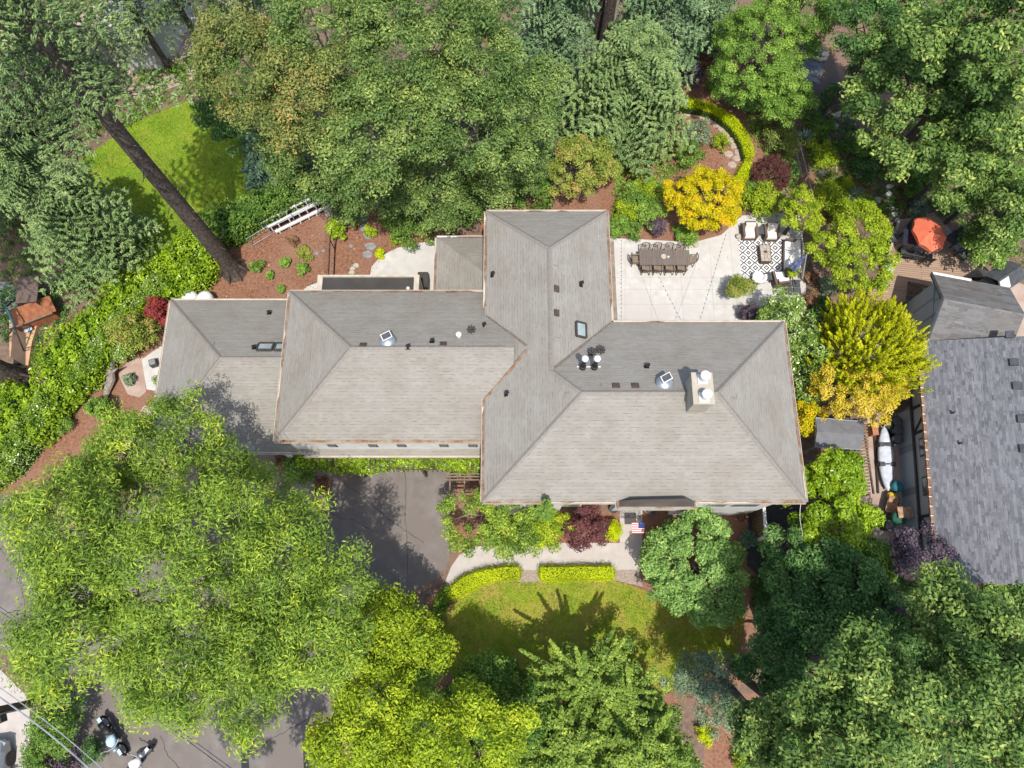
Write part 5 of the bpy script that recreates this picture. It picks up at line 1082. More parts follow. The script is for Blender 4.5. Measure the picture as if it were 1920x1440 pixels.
# curved metal bench above the pond
o = empty('garden_bench', P(1518,148,0)[:], 'curved slatted metal bench below the small pond', 'bench')
mb = MB(); 
for k in range(15):
    t = k/14; a_ = P(1496+36*t, 134+12*t-5*sin(pi*t)*0, .45); b_ = a_+Vector((.12, -.42, 0)); mb.box(((a_.x+b_.x)/2, (a_.y+b_.y)/2, .45), (.035, .45, .02), .28)
mb.build('seat', 'wire', o)
MB().tube([P(1495+42*t, 131+13*t-1*sin(pi*t), .8) for t in np.linspace(0, 1, 8)], .03, 6).build('backrest', 'rock', o)
for t in (.05, .5, .95):
    a_ = P(1496+38*t, 136+12*t, 0); MB().tube([a_, a_+Vector((0, 0, .45))], .02, 5).build('leg', 'wire', o)
MB().tube([P(x, y, .25) for x, y in ((1500,96),(1512,101),(1526,107),(1538,112),(1549,110))], .1, 6)
thing('pond_edging', MB().tube([P(x, y, .1) for x, y in ((1500,94),(1512,101),(1526,107),(1538,112),(1549,110))], .12, 7), 'rock', 'pale stone edging across the small pond', 'edging')
# fence rails by the garden
def fence(name, label, pts, h, m, step=1.6, rails=(.95,.5), rw=.05, z0=0):
    o = empty(name, P(*pts[0], 0)[:], label, 'fence'); W_ = [P(a, b, h) for a, b in pts]
    for f_ in rails: MB().tube([Vector((p.x, p.y, h*f_)) for p in W_], rw, 4).build('rail', m, o)
    for i in range(len(W_)-1):
        l = (W_[i+1]-W_[i]).length; n = max(1, int(l/step))
        for k in range(n+(i == len(W_)-2)):
            q = W_[i].lerp(W_[i+1], k/n); MB().box((q.x, q.y, h/2), (rw*2, rw*2, h)).build('post', m, o)
    return o
fence('post_rail_fence', 'thin weathered rail fence running down from the pond to the lime tree', [(1462,175),(1481,214),(1502,275),(1515,325),(1528,378)], 1.3, 'greybark', 1.5, (.97,.5), .035)
ff = fence('metal_fence', 'black metal fence between the mulch bed and the slate steps', [(622,425),(619,450),(616,520)], 1.25, 'black', 1.3, (.98,.1), .02)
a_ = P(619,450,0); b_ = P(616,520,0); mb = MB()
for k in range(18):
    q = P(621,425,0).lerp(b_, k/17); mb.box((q.x, q.y, .62), (.012, .012, 1.2))
mb.build('pickets', 'black', ff)
fence('wire_fence', 'thin metal fence behind the timber steps, above the dark laurels', [(462,447),(500,424),(545,400),(587,378),(594,391)], 1.0, 'wire', 1.6, (.97,.15), .018)
# timber steps
A0, A1 = P(508,440,.2), P(606,392,.2); dr = (A1-A0).normalized(); nr = Vector((-dr.y, dr.x, 0))
for k, (s0, s1, off, zz) in enumerate(((.3, 4.0, -.02, .25), (.0, 3.9, .34, .45), (-1.1, 3.75, .70, .65), (-1.3, 3.6, 1.06, .85), (-1.0, 3.2, 1.36, 1.05))):
    q = A0+dr*((s0+s1)/2)+nr*off; ang = atan2(dr.y, dr.x)
    o = empty('timber_step', (q.x, q.y, 0), '%s pale weathered timber of the garden steps under the black fence' % ('lowest', 'second', 'third', 'fourth', 'topmost')[k], 'timber step', None)
    MB().box((q.x, q.y, zz+.02), (s1-s0, .15, .10), ang).build('timber', 'stripe', o)
    MB().box((q.x+nr.x*.02, q.y+nr.y*.02, (zz-.03)/2), (s1-s0-.04, .06, zz-.03), ang).build('riser', 'black', o)
    mb = MB(); L_ = s1-s0; rg = random.Random(k); t = -L_/2+.2
    while t < L_/2-.1:
        c = q+dr*t; MB().box((c.x-nr.x*.06, c.y-nr.y*.06, zz*.5-.02), (.07, .05, zz*.9), ang).build('peg', 'stripe', o); t += rg.uniform(.4, .7)
o = empty('log_edging', P(612,388,0)[:], 'row of short pale log rounds beside the timber steps', 'edging')
for k in range(9):
    a_ = P(604+k*1.2, 381+k*3.1, .2); MB().tube([a_+Vector((-.05, 0, 0)), a_+Vector((.34, .14, .02))], .05, 6).build('log', 'rock', o)
# white propane tank behind the west roof
p = P(366, 557, 1.0); o = empty('propane_tank', (p.x, p.y, 0), 'white rounded tank behind the west wing roof', 'tank')
mb = MB(); mb.lathe((p.x-.35, p.y, 0), [(.4, .2), (.46, .7), (.42, 1.05), (.25, 1.18), (.05, 1.2)], 16).build('tank_body', 'white', o, smooth=True)
MB().lathe((p.x+.42, p.y+.05, 0), [(.36, .2), (.42, .6), (.38, .9), (.2, 1.0), (.04, 1.02)], 16).build('tank_body', 'white', o, smooth=True)
# driftwood and bits on the west side
o = empty('driftwood_log', P(205,715,0)[:], 'gnarled grey driftwood log standing in the west mulch bed', 'log')
MB().tube([P(211,668,.6), P(205,690,.5), P(208,712,.4), P(200,735,.25), P(196,755,.1)], [.12,.25,.22,.16,.06], 8).tube([P(207,700,.5), P(221,690,.9)], [.12,.03], 6).tube([P(204,715,.4), P(190,722,.7)], [.1,.03], 6).build('wood', 'greybark', o)
p = P(287, 680, .3); o = empty('planter_box', (p.x, p.y, 0), 'small black square planter on the white west patio', 'planter', None, .3)
MB().box((0, 0, .2), (.36, .36, .4)).build('box', 'charcoal', o, local=True); MB().box((0, 0, .4), (.28, .28, .03)).build('soil_top', 'slate', o, local=True)

# ================================================================== FRONT DOOR AREA
p = P(1200, 968, 1.9); q = P(1196, 990, 1.5); o = empty('flag_on_pole', (p.x, p.y, 0), 'small striped flag with blue canton on a short pole by the front walk', 'flag')
MB().tube([(p.x, p.y+.1, 1.2), (p.x, p.y-.35, 2.0)], .015, 6).build('flagpole', 'wire', o)
for k in range(13):
    MB().add([(q.x-.30+.0, q.y+.26-.04*k, 1.62-.012*k), (q.x+(.30 if k > 6 else .02), q.y+.26-.04*k, 1.62-.012*k+.0), (q.x+(.30 if k > 6 else .02), q.y+.22-.04*k, 1.608-.012*k), (q.x-.30, q.y+.22-.04*k, 1.608-.012*k)], [(0,3,2,1)]).build('flag_stripe', 'red' if k % 2 == 0 else 'stripe', o)
MB().box((q.x+.16, q.y+.12, 1.58), (.28, .28, .012), 0, (.29, 0)).build('flag_canton', 'blue', o)
p = P(1215, 962, .4); 
for k, (px, py) in enumerate(((1150, 955), (1222, 958))):
    b = P(px, py, .3); thing('entry_planter', MB().lathe((b.x, b.y, 0.02), [(.16, 0), (.22, .4), (.18, .4), (.16, .34)], 14), 'charcoal', ('dark round planter left of the doormat', 'dark round planter right of the doormat, under the round tree')[k], 'planter')
# stepped fence beside the dark side passage
o = empty('side_fence', P(1432,945,0)[:], 'white capped fence with a wooden gate at the south east corner of the house', 'fence')
a_, b_ = P(1432,948,1.8), P(1437,1008,1.8); c_ = P(1466,1035,1.8)
for A, B, m_ in ((a_, b_, 'white'), (b_, c_, 'greybark')):
    d_ = B-A; ang = atan2(d_.y, d_.x); md = (A+B)/2; MB().box((md.x, md.y, 1.8), (d_.length+.1, .14, .07), ang).build('cap_rail', m_, o); MB().box((md.x, md.y, .88), (d_.length, .07, 1.76), ang).build('panel', 'fenceboard', o)
for q in (a_, b_): MB().box((q.x, q.y, .95), (.15, .15, 1.9)).build('post', 'white', o)

# ================================================================== WOODEN DECK AND ITS FURNITURE
dz = .35; dp = PL([(1626,552),(1650,520),(1668,470),(1686,412),(1752,398),(1790,440),(1845,520),(1750,520),(1746,536),(1702,528),(1698,566),(1640,562)], dz)
o = empty('wooden_deck', P(1720, 500, 0)[:], 'weathered plank deck under the orange parasol', 'deck'); MB().prism(dp, 0.01, dz).build('boards', 'deck', o)
mb = MB(); r_ = [P(1668,470,dz), P(1686,412,dz)]; mb.box(((r_[0].x+r_[1].x)/2, (r_[0].y+r_[1].y)/2, dz+.04), ((r_[1]-r_[0]).length, .12, .08), atan2(r_[1].y-r_[0].y, r_[1].x-r_[0].x)); mb.build('edge_board', 'rock', o)
tzz = dz+.74; tp = [P(1689,439,tzz), P(1727,428,tzz), P(1756,470,tzz), P(1704,464,tzz)]
# long table
A = P(1697,452,tzz); B = P(1752,466,tzz); cc = P(1727,450,tzz); ang = atan2(P(1745,474,tzz).y-P(1704,466,tzz).y, P(1745,474,tzz).x-P(1704,466,tzz).x)
o = empty('patio_table', (cc.x, cc.y, dz), 'long dark red topped table under the orange parasol', 'table', None, ang)
MB().box((0, 0, .72), (1.9, 1.0, .04)).build('tabletop', 'steel', o, local=True); MB().box((.12, .05, .744), (1.66, .86, .012)).build('table_runner', 'maroon', o, local=True)
for sx in (-1, 1):
    for sy in (-1, 1): MB().box((sx*.85, sy*.42, .36), (.06, .06, .7)).build('leg', 'black', o, local=True)
def mesh_chair():
    r = empty('mesh_chair', (0, 0, 0), '', 'chair', 'black mesh chairs round the deck table')
    MB().box((0, 0, .42), (.5, .46, .03)).build('seat', 'charcoal', r, local=True); MB().box((0, -.27, .68), (.48, .03, .46), 0, (.2, 0)).build('backrest', 'charcoal', r, local=True)
    for sx in (-1, 1):
        for sy in (-1, 1): MB().tube([(sx*.22, sy*.2, .42), (sx*.25, sy*.27, 0)], .018, 5).build('leg', 'black', r, local=True)
        MB().tube([(sx*.26, .2, .42), (sx*.27, .18, .62), (sx*.26, -.27, .64)], .016, 5).build('armrest', 'black', r, local=True)
    return r
mc = mesh_chair(); k0 = 0; ca, sa = cos(ang), sin(ang)
for k, (u_, v_, r_, lb) in enumerate(((-.62,-.78,0,'black mesh chair on the near side of the deck table, leftmost'),(-.02,-.8,0,'black mesh chair on the near side of the deck table, middle'),(.58,-.8,0,'black mesh chair on the near side of the deck table, rightmost'),(-1.3,.05,-pi/2,'black mesh chair at the left end of the deck table'),(-.4,.8,pi,'black mesh chair on the far side of the deck table'))):
    loc = (cc.x+u_*ca-v_*sa, cc.y+u_*sa+v_*ca, dz+.005)
    if k == 0: mc.location = loc; mc.rotation_euler = (0, 0, ang+r_); mc['label'] = lb
    else: clone(mc, loc, ang+r_, lb)
# orange parasol
pc = P(1742, 437, dz+2.45); o = empty('market_parasol', (pc.x, pc.y, dz), 'orange red octagonal parasol shading the deck table', 'parasol'); 
rim = [P(*q, dz+2.05) for q in ((1711,431),(1715,410),(1738,407),(1762,422),(1775,446),(1768,466),(1747,472),(1724,457))]
hub = Vector((pc.x, pc.y, dz+2.55)); vs = []; fs = []
for k in range(8):
    a_, b_ = rim[k], rim[(k+1) % 8]; m_ = (a_+b_)/2; m_ = m_.lerp(hub, .06); m_.z = a_.z+.03; i0 = len(vs)
    h1 = a_.lerp(hub, .5)+Vector((0, 0, .03)); h2 = b_.lerp(hub, .5)+Vector((0, 0, .03)); hm_ = (h1+h2)/2-Vector((0, 0, .035))
    vs += [a_, m_, b_, h1, hm_, h2, hub]; fs += [(i0, i0+1, i0+4, i0+3), (i0+1, i0+2, i0+5, i0+4), (i0+3, i0+4, i0+6), (i0+4, i0+5, i0+6)]
    vs += [v_-Vector((0, 0, .14)) for v_ in (a_, b_)]; fs.append((i0, i0+7, i0+8, i0+2))
    MB().tube([hub-Vector((0, 0, .03)), a_-Vector((0, 0, .02))], .012, 4).build('rib', 'black', o)
MB().add(vs, fs).build('canopy', 'orange', o); MB().tube([(pc.x, pc.y, dz), hub+Vector((0, 0, .08))], .025, 8).build('pole', 'dark', o)
MB().lathe((pc.x, pc.y, dz), [(.28, 0), (.28, .05), (.05, .1)], 16).build('base', 'black', o)
# loungers / grills right of the parasol
for k, (px, py, an, lb) in enumerate(((1789, 447, .6, 'black reclining chair right of the orange parasol'), (1810, 474, .65, 'black reclining chair nearer the small shingled roof'))):
    b = P(px, py, dz+.4); o = empty('reclining_chair', (b.x, b.y, dz), lb, 'chair', None, an)
    MB().box((-.05, 0, .38), (.6, .6, .06)).build('seat', 'charcoal', o, local=True); MB().box((.36, 0, .62), (.08, .58, .62), 0, (0, .3)).build('backrest', 'charcoal', o, local=True)
    for sy in (-1, 1): MB().box((0, sy*.31, .55), (.6, .05, .04)).build('armrest', 'black', o, local=True)
    for sx in (-1, 1):
        for sy in (-1, 1): MB().box((sx*.28-.03, sy*.26, .18), (.05, .05, .36)).build('leg', 'black', o, local=True)
b = P(1798, 463, dz+.5); o = empty('bistro_table', (b.x, b.y, dz), 'small round grey table between the two reclining chairs', 'side table')
MB().lathe((0, 0, .5), [(.26, 0), (.26, .03), (.02, .035)], 18).build('tabletop', 'slate', o, local=True); MB().tube([(0, 0, 0), (0, 0, .5)], .03, 8).build('leg', 'black', o, local=True)
# pale blue tangle (hammock net) beside the lime tree
b = P(1664, 500, dz); rg = random.Random(4); mb = MB(); blob_ = []
for k in range(26):
    a_ = rg.uniform(0, 6.28); r_ = rg.uniform(.05, .45); q = Vector((b.x+r_*cos(a_)*.7, b.y+r_*sin(a_)*1.5, dz+.03+rg.uniform(0, .12)))
    blob_.append(q)
mb.tube(blob_, .05, 5); thing('pool_float', mb, 'paleblue', 'pale blue crumpled float on the deck under the lime tree', 'pool float')

# ================================================================== NEIGHBOUR HOUSE AND SIDE YARD
NE = 3.1; nb_ = empty('neighbor_house', P(1860, 850, 0)[:], 'blue grey shingled half timbered house at the right edge', 'house')
e0, e1 = P(1729, 642, NE), P(1757, 1085, NE); nd = (e1-e0); ud = nd.normalized(); rt = Vector((-ud.y, ud.x, 0)); 
if rt.x < 0: rt = -rt
wr = 5.2; rh = NE+wr*.42
a0 = P(1723, 640, NE); a1 = P(1759, 1088, NE); e0 = a0; e1 = a1; ud = (e1-e0).normalized(); rt = Vector((-ud.y, ud.x, 0)); rt = rt if rt.x > 0 else -rt
R0 = e0+rt*wr+Vector((0, 0, wr*.42)); R1 = e1+rt*wr+Vector((0, 0, wr*.42)); O0 = e0+rt*2*wr; O1 = e1+rt*2*wr
roofmesh('roof', [[e1[:], (O1)[:], R1[:]][0:0] or [e0[:], e1[:], R1[:], R0[:]], [R0[:], R1[:], O1[:], O0[:]]], nb_, 'shingle2')
ridgecap(nb_, [(R0[:], R1[:])], mat('blue_ridge', (.16,.165,.18), (.12,.125,.14), 6))
gm_ = mat('copper_gutter', (.36,.17,.10), (.22,.12,.08), 6, c3=(.5,.3,.2), scale2=3)
g_ = gutter(nb_, e0[:], e1[:], (-rt)[:], 1, gm_)
for k in range(26):
    q = e0.lerp(e1, (k+.5)/26)-rt*.06; MB().box((q.x, q.y, NE+.015), (.13, .03, .02), atan2(rt.y, rt.x)).build('gutter_strap', 'stripe', nb_)
for px, py in ((1893,628),(1901,680),(1907,724),(1916,786),(1920,842)):   # box vents near the ridge
    z = NE+1.7
    for _ in range(12):
        p = P(px, py, z); z = NE+max(0, (p-e0).dot(rt))*.42 if (p-e0).dot(rt) < wr else rh
    p = P(px, py, z); n = (Vector((0, 0, 1))-rt*.42).normalized(); mb = MB(); slab(mb, p, n, .34, .36, .12); mb.build('roof_vent', 'charcoal', nb_)
for px, py in ((1784,775),(1798,832)):
    z = NE+.8
    for _ in range(12): p = P(px, py, z); z = NE+(p-e0).dot(rt)*.42
    MB().tube([p, p+Vector((0, 0, .3))], .05, 8).build('vent_pipe', 'charcoal', nb_)
# walls: lap siding below, pale stucco with timbers above
w0 = e0+rt*.34+ud*.4; w1 = e1+rt*.34-ud*.4; L_ = (w1-w0).length; ang = atan2(ud.y, ud.x)
c_ = (w0+w1)/2+rt*(wr-.42); MB().box((c_.x, c_.y, NE/2-.02), (L_, 2*wr-.84, NE-.1), ang).build('wall', mat('grey_stucco', (.56,.56,.54), (.50,.50,.48), 2), nb_)
c_ = (w0+w1)/2-rt*.03; MB().box((c_.x, c_.y, .7), (L_, .06, 1.4), ang).build('siding', 'siding', nb_)
MB().box((c_.x-rt.x*.03, c_.y-rt.y*.03, 1.46), (L_, .08, .14), ang).build('timber', 'dark', nb_)
tl = 'dark'
def timb(s0, z0, s1, z1):
    A = w0+ud*s0; B = w0+ud*s1; z0 = 1.5+(z0-1.9)*.78; z1 = 1.5+(z1-1.9)*.78; A = Vector((A.x, A.y, z0))-rt*.02; B = Vector((B.x, B.y, z1))-rt*.02; MB().tube([A, B], .075, 4).build('timber', tl, nb_)
for s0, z0, s1, z1 in ((1.0,1.9,1.0,3.9),(2.6,1.9,2.6,3.9),(3.9,1.9,3.9,3.9),(2.7,3.8,3.8,2.0),(8.0,1.9,8.0,3.9),(8.1,2.0,9.4,3.8),(9.9,1.9,9.9,3.9)): timb(s0, z0, s1, z1)
for s0 in (4.7, 6.6):
    q = w0+ud*s0; MB().box((q.x-rt.x*.02, q.y-rt.y*.02, 2.35), (.9, .07, .9), ang).build('window', 'dark', nb_); MB().box((q.x-rt.x*.045, q.y-rt.y*.045, 2.35), (.74, .04, .74), ang).build('pane', 'darkglass', nb_)
gb = MB(); 
for (E_, R_, O_) in ((e0+ud*.35, R0+ud*.35, O0+ud*.35), (e1-ud*.35, R1-ud*.35, O1-ud*.35)):
    gb.add([E_+rt*.45+Vector((0,0,.02)), R_-Vector((0,0,.2)), O_-rt*.45+Vector((0,0,.02))], [(0,1,2)])
gb.build('gable_wall', 'siding', nb_)
# small mossy gable roof north of it
ge = 3.0; ng = empty('neighbor_garage', P(1830, 580, 0)[:], 'small building with mossy grey gable roof and white eave, right edge', 'garage')
c0, c1_, c2_ = P(1747,512,ge), P(1768,560,ge+1.25), P(1767,640,ge); far = 3.9
dN = (P(1822,526,ge)-P(1747,512,ge)).normalized(); dN.z = 0
k0_ = c0; k1_ = c0+dN*far; r0_ = Vector((c1_.x, c1_.y, ge+1.25)); r1_ = r0_+dN*far; s0_ = r0_+(r0_-c0)*1.0; s0_.z = ge; s1_ = s0_+dN*far
roofmesh('roof', [[k0_[:], k1_[:], r1_[:], r0_[:]], [r0_[:], r1_[:], s1_[:], s0_[:]]], ng, 'shingle3', .2)
MB().tube([k0_+Vector((0,0,.02)), (k0_.lerp(k1_, .5))+Vector((0,0,.02))], .07, 6).build('gutter', 'white', ng)
for A, B in ((k0_, r0_), (r0_, s0_)): MB().tube([A, B], .075, 4).build('rake_board', 'charcoal', ng)
nrm_ = (r0_-c0); nrm_.z = 0
c_ = (k0_+k1_+s0_+s1_)/4; MB().box((c_.x, c_.y, ge/2-.12), (far-.7, nrm_.length*2-.7, ge-.25), atan2(dN.y, dN.x)).build('wall', 'siding', ng)
MB().add([k0_+dN*.36+Vector((0,0,-.2))-Vector(nrm_)*-.08, r0_+dN*.36-Vector((0,0,.25)), s0_+dN*.36+Vector((0,0,-.2))-Vector(nrm_)*.08], [(0,1,2)]).build('gable_wall', 'siding', ng)
# little shed with pale roof panel and window
b = P(1882, 520, 1.8); o = empty('garden_shed', (b.x, b.y, 0), 'small grey garden shed with a pale roof and glazed front, right edge', 'shed', None, .55)
MB().box((0, 0, .95), (1.5, 1.1, 1.9)).build('wall', 'charcoal', o, local=True); MB().add([(-.85,-.65,1.85),(.85,-.65,1.85),(.85,0,2.3),(-.85,0,2.3),(-.85,.65,1.85),(.85,.65,1.85)], [(0,1,2,3),(3,2,5,4)]).build('roof', 'charcoal', o, local=True)
MB().box((-.5, -.33, 2.12), (.62, .62, .04), 0, (.6, 0)).build('roof_panel', 'wall', o, local=True)
MB().box((.1, -.58, 1.0), (1.1, .05, 1.2)).build('window', 'paleblue', o, local=True)
# canopy tent
q4 = [P(*q, 2.0) for q in ((1530,783),(1619,790),(1615,843),(1528,838))]; cpt = sum(q4, Vector())/4
o = empty('canopy_tent', (cpt.x, cpt.y, 0), 'grey canopy tent between the main house and the slatted fence', 'canopy')
vs = []; nn_ = 7
for i in range(nn_):
    for j in range(nn_):
        u_, v_ = i/(nn_-1), j/(nn_-1); q = q4[0].lerp(q4[1], u_).lerp(q4[3].lerp(q4[2], u_), v_); q.z = 2.0+.16*(1-abs(2*v_-1))-.05*sin(pi*u_)*(.4+.6*v_)+.012*((i+j) % 2); vs.append(q)
MB().add(vs, [(i*nn_+j, i*nn_+j+1, (i+1)*nn_+j+1, (i+1)*nn_+j) for i in range(nn_-1) for j in range(nn_-1)]).build('canopy', mat('grey_fabric', (.17,.17,.175), (.14,.14,.145), 3), o)
for q in q4: MB().tube([(q.x, q.y, 0), (q.x, q.y, 2.0)], .025, 6).build('leg', 'wire', o)
MB().tube([q4[0], q4[1], q4[2], q4[3], q4[0]], .025, 5).build('frame', 'wire', o)
# slatted board fence leaning over the walk
f0, f1 = P(1624, 785, 1.7), P(1630, 925, 1.7); o = empty('board_fence', (f0.x, (f0.y+f1.y)/2, 0), 'brown slatted board fence beside the kayak', 'fence')
mb = MB(); n = 24
for k in range(n):
    q = f0.lerp(f1, k/(n-1)); MB().box((q.x-.22, q.y, 1.62), (.62, .10, .03), .12, (0, -.12)).build('board', 'fenceboard', o)
for dx in (-.5, .08):
    for q in (f0, f0.lerp(f1, .5), f1): MB().box((q.x+dx, q.y, .8), (.08, .08, 1.6)).build('post', 'bark', o)
    MB().box(((f0.x+f1.x)/2+dx, (f0.y+f1.y)/2, 1.55), (.07, (f0.y-f1.y), .1)).build('rail', 'bark', o)
MB().tube([P(1637,770,.1), P(1647,925,.1)], .05, 5).build('edge_pipe', 'dark', o)
# kayak under a white cover
def hull(o, A, B, wid, hgt, m, name='hull', z0=.12, power=1.0, n=18):
    A = Vector(A); B = Vector(B); d = B-A; d.z = 0; s_ = Vector((-d.y, d.x, 0)).normalized(); vs = []; q = 10
    for i in range(n+1):
        t = i/n; w_ = wid*max(.02, sin(pi*t)**.62); c = A+d*t
        for k in range(q):
            a_ = 2*pi*k/q; vs.append((c.x+s_.x*cos(a_)*w_/2, c.y+s_.y*cos(a_)*w_/2, z0+hgt/2+sin(a_)*hgt/2*(.35+.65*sin(pi*t)**.5)))
    return MB().add(vs, [(i*q+k, i*q+(k+1) % q, (i+1)*q+(k+1) % q, (i+1)*q+k) for i in range(n) for k in range(q)]).build(name, m, o, smooth=True)
ka, kb = P(1660, 797, .5), P(1668, 920, .5); o = empty('covered_kayak', ((ka.x+kb.x)/2, (ka.y+kb.y)/2, 0), 'long kayak wrapped in a silver white cover with dark straps', 'kayak')
hull(o, ka, kb, .80, .42, mat('silver_cover', (.62,.65,.70), (.48,.52,.58), 5, bump=.5))
for t in (.30, .60): 
    q = ka.lerp(kb, t); w_ = .80*sin(pi*t)**.62; MB().tube([(q.x-w_/2-.01, q.y, .3), (q.x-w_*.36, q.y, .49), (q.x, q.y, .556), (q.x+w_*.36, q.y, .49), (q.x+w_/2+.01, q.y, .3)], .045, 4).box((q.x, q.y, .35), (w_+.03, .22, .34)).build('strap', 'charcoal', o)
# boards leaning on the wall
def board(label, A, B, wid, m, m2):
    A = Vector(A); B = Vector(B); o = empty('paddle_board', ((A.x+B.x)/2, (A.y+B.y)/2, 0), label, 'paddle board'); d = B-A; s_ = Vector((-d.y, d.x, 0)).normalized(); up = s_.cross(d).normalized(); up = up if up.z > 0 else -up
    n = 14; vs = []
    for i in range(n+1):
        t = i/n; w_ = wid*max(.05, min(1, sin(pi*min(.5, max(t, .0)+.06) if t < .5 else pi*max(.5, t-.02))**.42)); c = A+d*t+up*.1*(2*t-1)**2
        vs += [c+s_*w_/2, c+s_*w_*.3+up*.05, c-s_*w_*.3+up*.05, c-s_*w_/2, c-up*.05]
    MB().add(vs, [(i*5+k, i*5+(k+1) % 5, (i+1)*5+(k+1) % 5, (i+1)*5+k) for i in range(n) for k in range(5)]+[(0,1,2,3,4), tuple(range(n*5, n*5+5))[::-1]]).build('hull', m, o, smooth=False)
    for k_ in (-.2, .2): MB().tube([A+d*.12+s_*k_*wid+up*.10, A+d*.45+s_*k_*wid+up*.065], .012, 4).build('stringer', m2, o)
board('dark brown board leaning on the half timbered wall', P(1652, 766, .25), P(1706, 757, 1.6), .78, mat('board_brown', (.09,.075,.06), (.06,.05,.04), 2, rough=.3), 'stripe')
board('silver grey board leaning on the wall beside the dark one', P(1655, 745, .25), P(1716, 724, 1.8), .66, mat('board_silver', (.36,.40,.40), (.16,.19,.19), 2.5, rough=.3), 'charcoal')
def bin_(label, px, py, m, r=.27, h=.75, lid='charcoal', cat='bin'):
    b = P(px, py, h); o = empty('storage_bin', (b.x, b.y, 0), label, cat)
    MB().lathe((0, 0, 0), [(r*.8, 0), (r*.95, h*.6), (r, h), (r*1.05, h+.02)], 14).build('bin_body', m, o, local=True); MB().lathe((0, 0, h+.02), [(r*1.04, 0), (r*.9, .05), (.03, .07)], 14).build('lid', lid, o, local=True)
bin_('black bin against the siding, highest of the three', 1683, 790, 'black', .25); bin_('black bin in the middle of the three by the siding', 1684, 806, 'black', .25); bin_('black bin lowest of the three, beside the kayak tip', 1684, 823, 'black', .25)
bin_('teal round bin below the kayak', 1684, 912, 'teal', .27, .7, 'teal'); bin_('green wheeled bin under the wall shelf', 1686, 972, 'green', .34, .9, 'green'); bin_('black bin behind the green bin', 1668, 985, 'black', .26, .7)
b = P(1671, 796, .5); thing('folded_tarp', MB().blob((b.x, b.y, .35), .28, 11, .9), 'charcoal', 'dark bag with white panel beside the kayak bow', 'bag')
b = P(1677, 832, .5); thing('paddle_float', MB().blob((b.x, b.y, .3), .14, 12, 1.6), 'paleblue', 'pale blue float standing beside the lowest black bin', 'float')
b = P(1673, 930, .4); thing('yellow_life_vest', MB().blob((b.x, b.y, .35), .24, 13, .6), 'yellow', 'yellow life vest bundle below the kayak stern', 'life vest')
b = P(1671, 948, .4); o = empty('wheelbarrow', (b.x, b.y, 0), 'tan barrow shaped cart beside the green bin', 'cart', None, -1.9)
MB().add([(-.45,-.28,.6),(.4,-.33,.55),(.4,.33,.55),(-.45,.28,.6),(-.2,-.16,.3),(.25,-.18,.28),(.25,.18,.28),(-.2,.16,.3)], [(0,1,5,4),(1,2,6,5),(2,3,7,6),(3,0,4,7),(4,5,6,7)]).build('tray', 'tan', o, local=True)
MB().tube([(-.5,-.25,.55),(.9,-.26,.6)], .02, 5).tube([(-.5,.25,.55),(.9,.26,.6)], .02, 5).build('handle', 'dark', o, local=True); MB().tube([(-.6,-.05,.2),(-.6,.05,.2)], .2, 12).build('wheel', 'black', o, local=True)
a_ = P(1690, 960, 1.1); MB_ = MB().box((a_.x+.2, a_.y, 1.1), (.75, .5, .05)).box((a_.x+.2, a_.y-.26, .9), (.75, .04, .4)); thing('wall_shelf', MB_, 'tan', 'tan wall shelf above the green bin', 'shelf')
b = P(1638, 808, .4); thing('orange_crate', MB().box((b.x, b.y, .3), (.26, .45, .5)).box((b.x, b.y, .57), (.3, .5, .05)), 'terracotta', 'small orange box between the slatted fence and the kayak', 'box')

# ================================================================== PLAY YARD, LEFT EDGE
o = empty('play_deck', P(40, 640, 0)[:], 'sunlit pale pine platform of the play yard, left edge', 'deck')
MB().prism(PL([(17,600),(48,590),(72,602),(60,640),(52,690),(18,668)], .25), 0.01, .25).build('boards', 'pinedeck', o)
for q in ((50,582),(84,566)):
    pass
o = empty('playhouse', P(58, 580, 0)[:], 'redwood playhouse with sloping boards beside the pale platform', 'playhouse')
a_ = P(58, 583, 1.0); MB().box((a_.x, a_.y, .95), (2.3, .9, .06), .42, (.35, 0)).build('roof', 'redwood', o); MB().box((a_.x, a_.y-.2, .45), (2.1, .6, .85), .42).build('wall', 'redwood', o)
MB().box((a_.x+.1, a_.y-.58, .98), (2.3, .06, .08), .42).build('rail', 'teakl', o)
o = empty('swing_frame', P(25, 600, 0)[:], 'dark metal swing frame straddling the pale platform', 'swing')
S0, S1 = P(12, 575, 1.8), P(26, 612, 1.8)
MB().tube([S0, S1], .05, 6).build('top_bar', 'teal', o)
for A, pts in ((S0, ((0,585),(30,560))), (S1, ((8,640),(48,665)))):
    for q in pts: MB().tube([A, P(*q, 0)], .04, 5).build('leg', 'dark', o)
for t in (.3, .7):
    q = S0.lerp(S1, t); MB().tube([q, q-Vector((0, 0, 1.3))], .012, 4).build('chain', 'wire', o); MB().box(q-Vector((0, 0, 1.32)), (.4, .16, .04), .5).build('seat', 'paleblue', o)
b = P(14, 545, .02); struct('play_court', PL([(-60,525),(22,528),(36,560),(30,585),(-60,600)]), .012, 'slate')
o = empty('play_roof_panel', P(48, 545, 0)[:], 'flat brown panel roof between the dark court and the fir', 'shelter')
a_ = P(52, 543, 1.5); MB().box((a_.x, a_.y, 1.5), (1.1, 1.5, .05), .1).build('roof', 'wicker', o)
for sx in (-1, 1):
    for sy in (-1, 1): MB().box((a_.x+sx*.48, a_.y+sy*.65, .74), (.07, .07, 1.48)).build('post', 'bark', o)
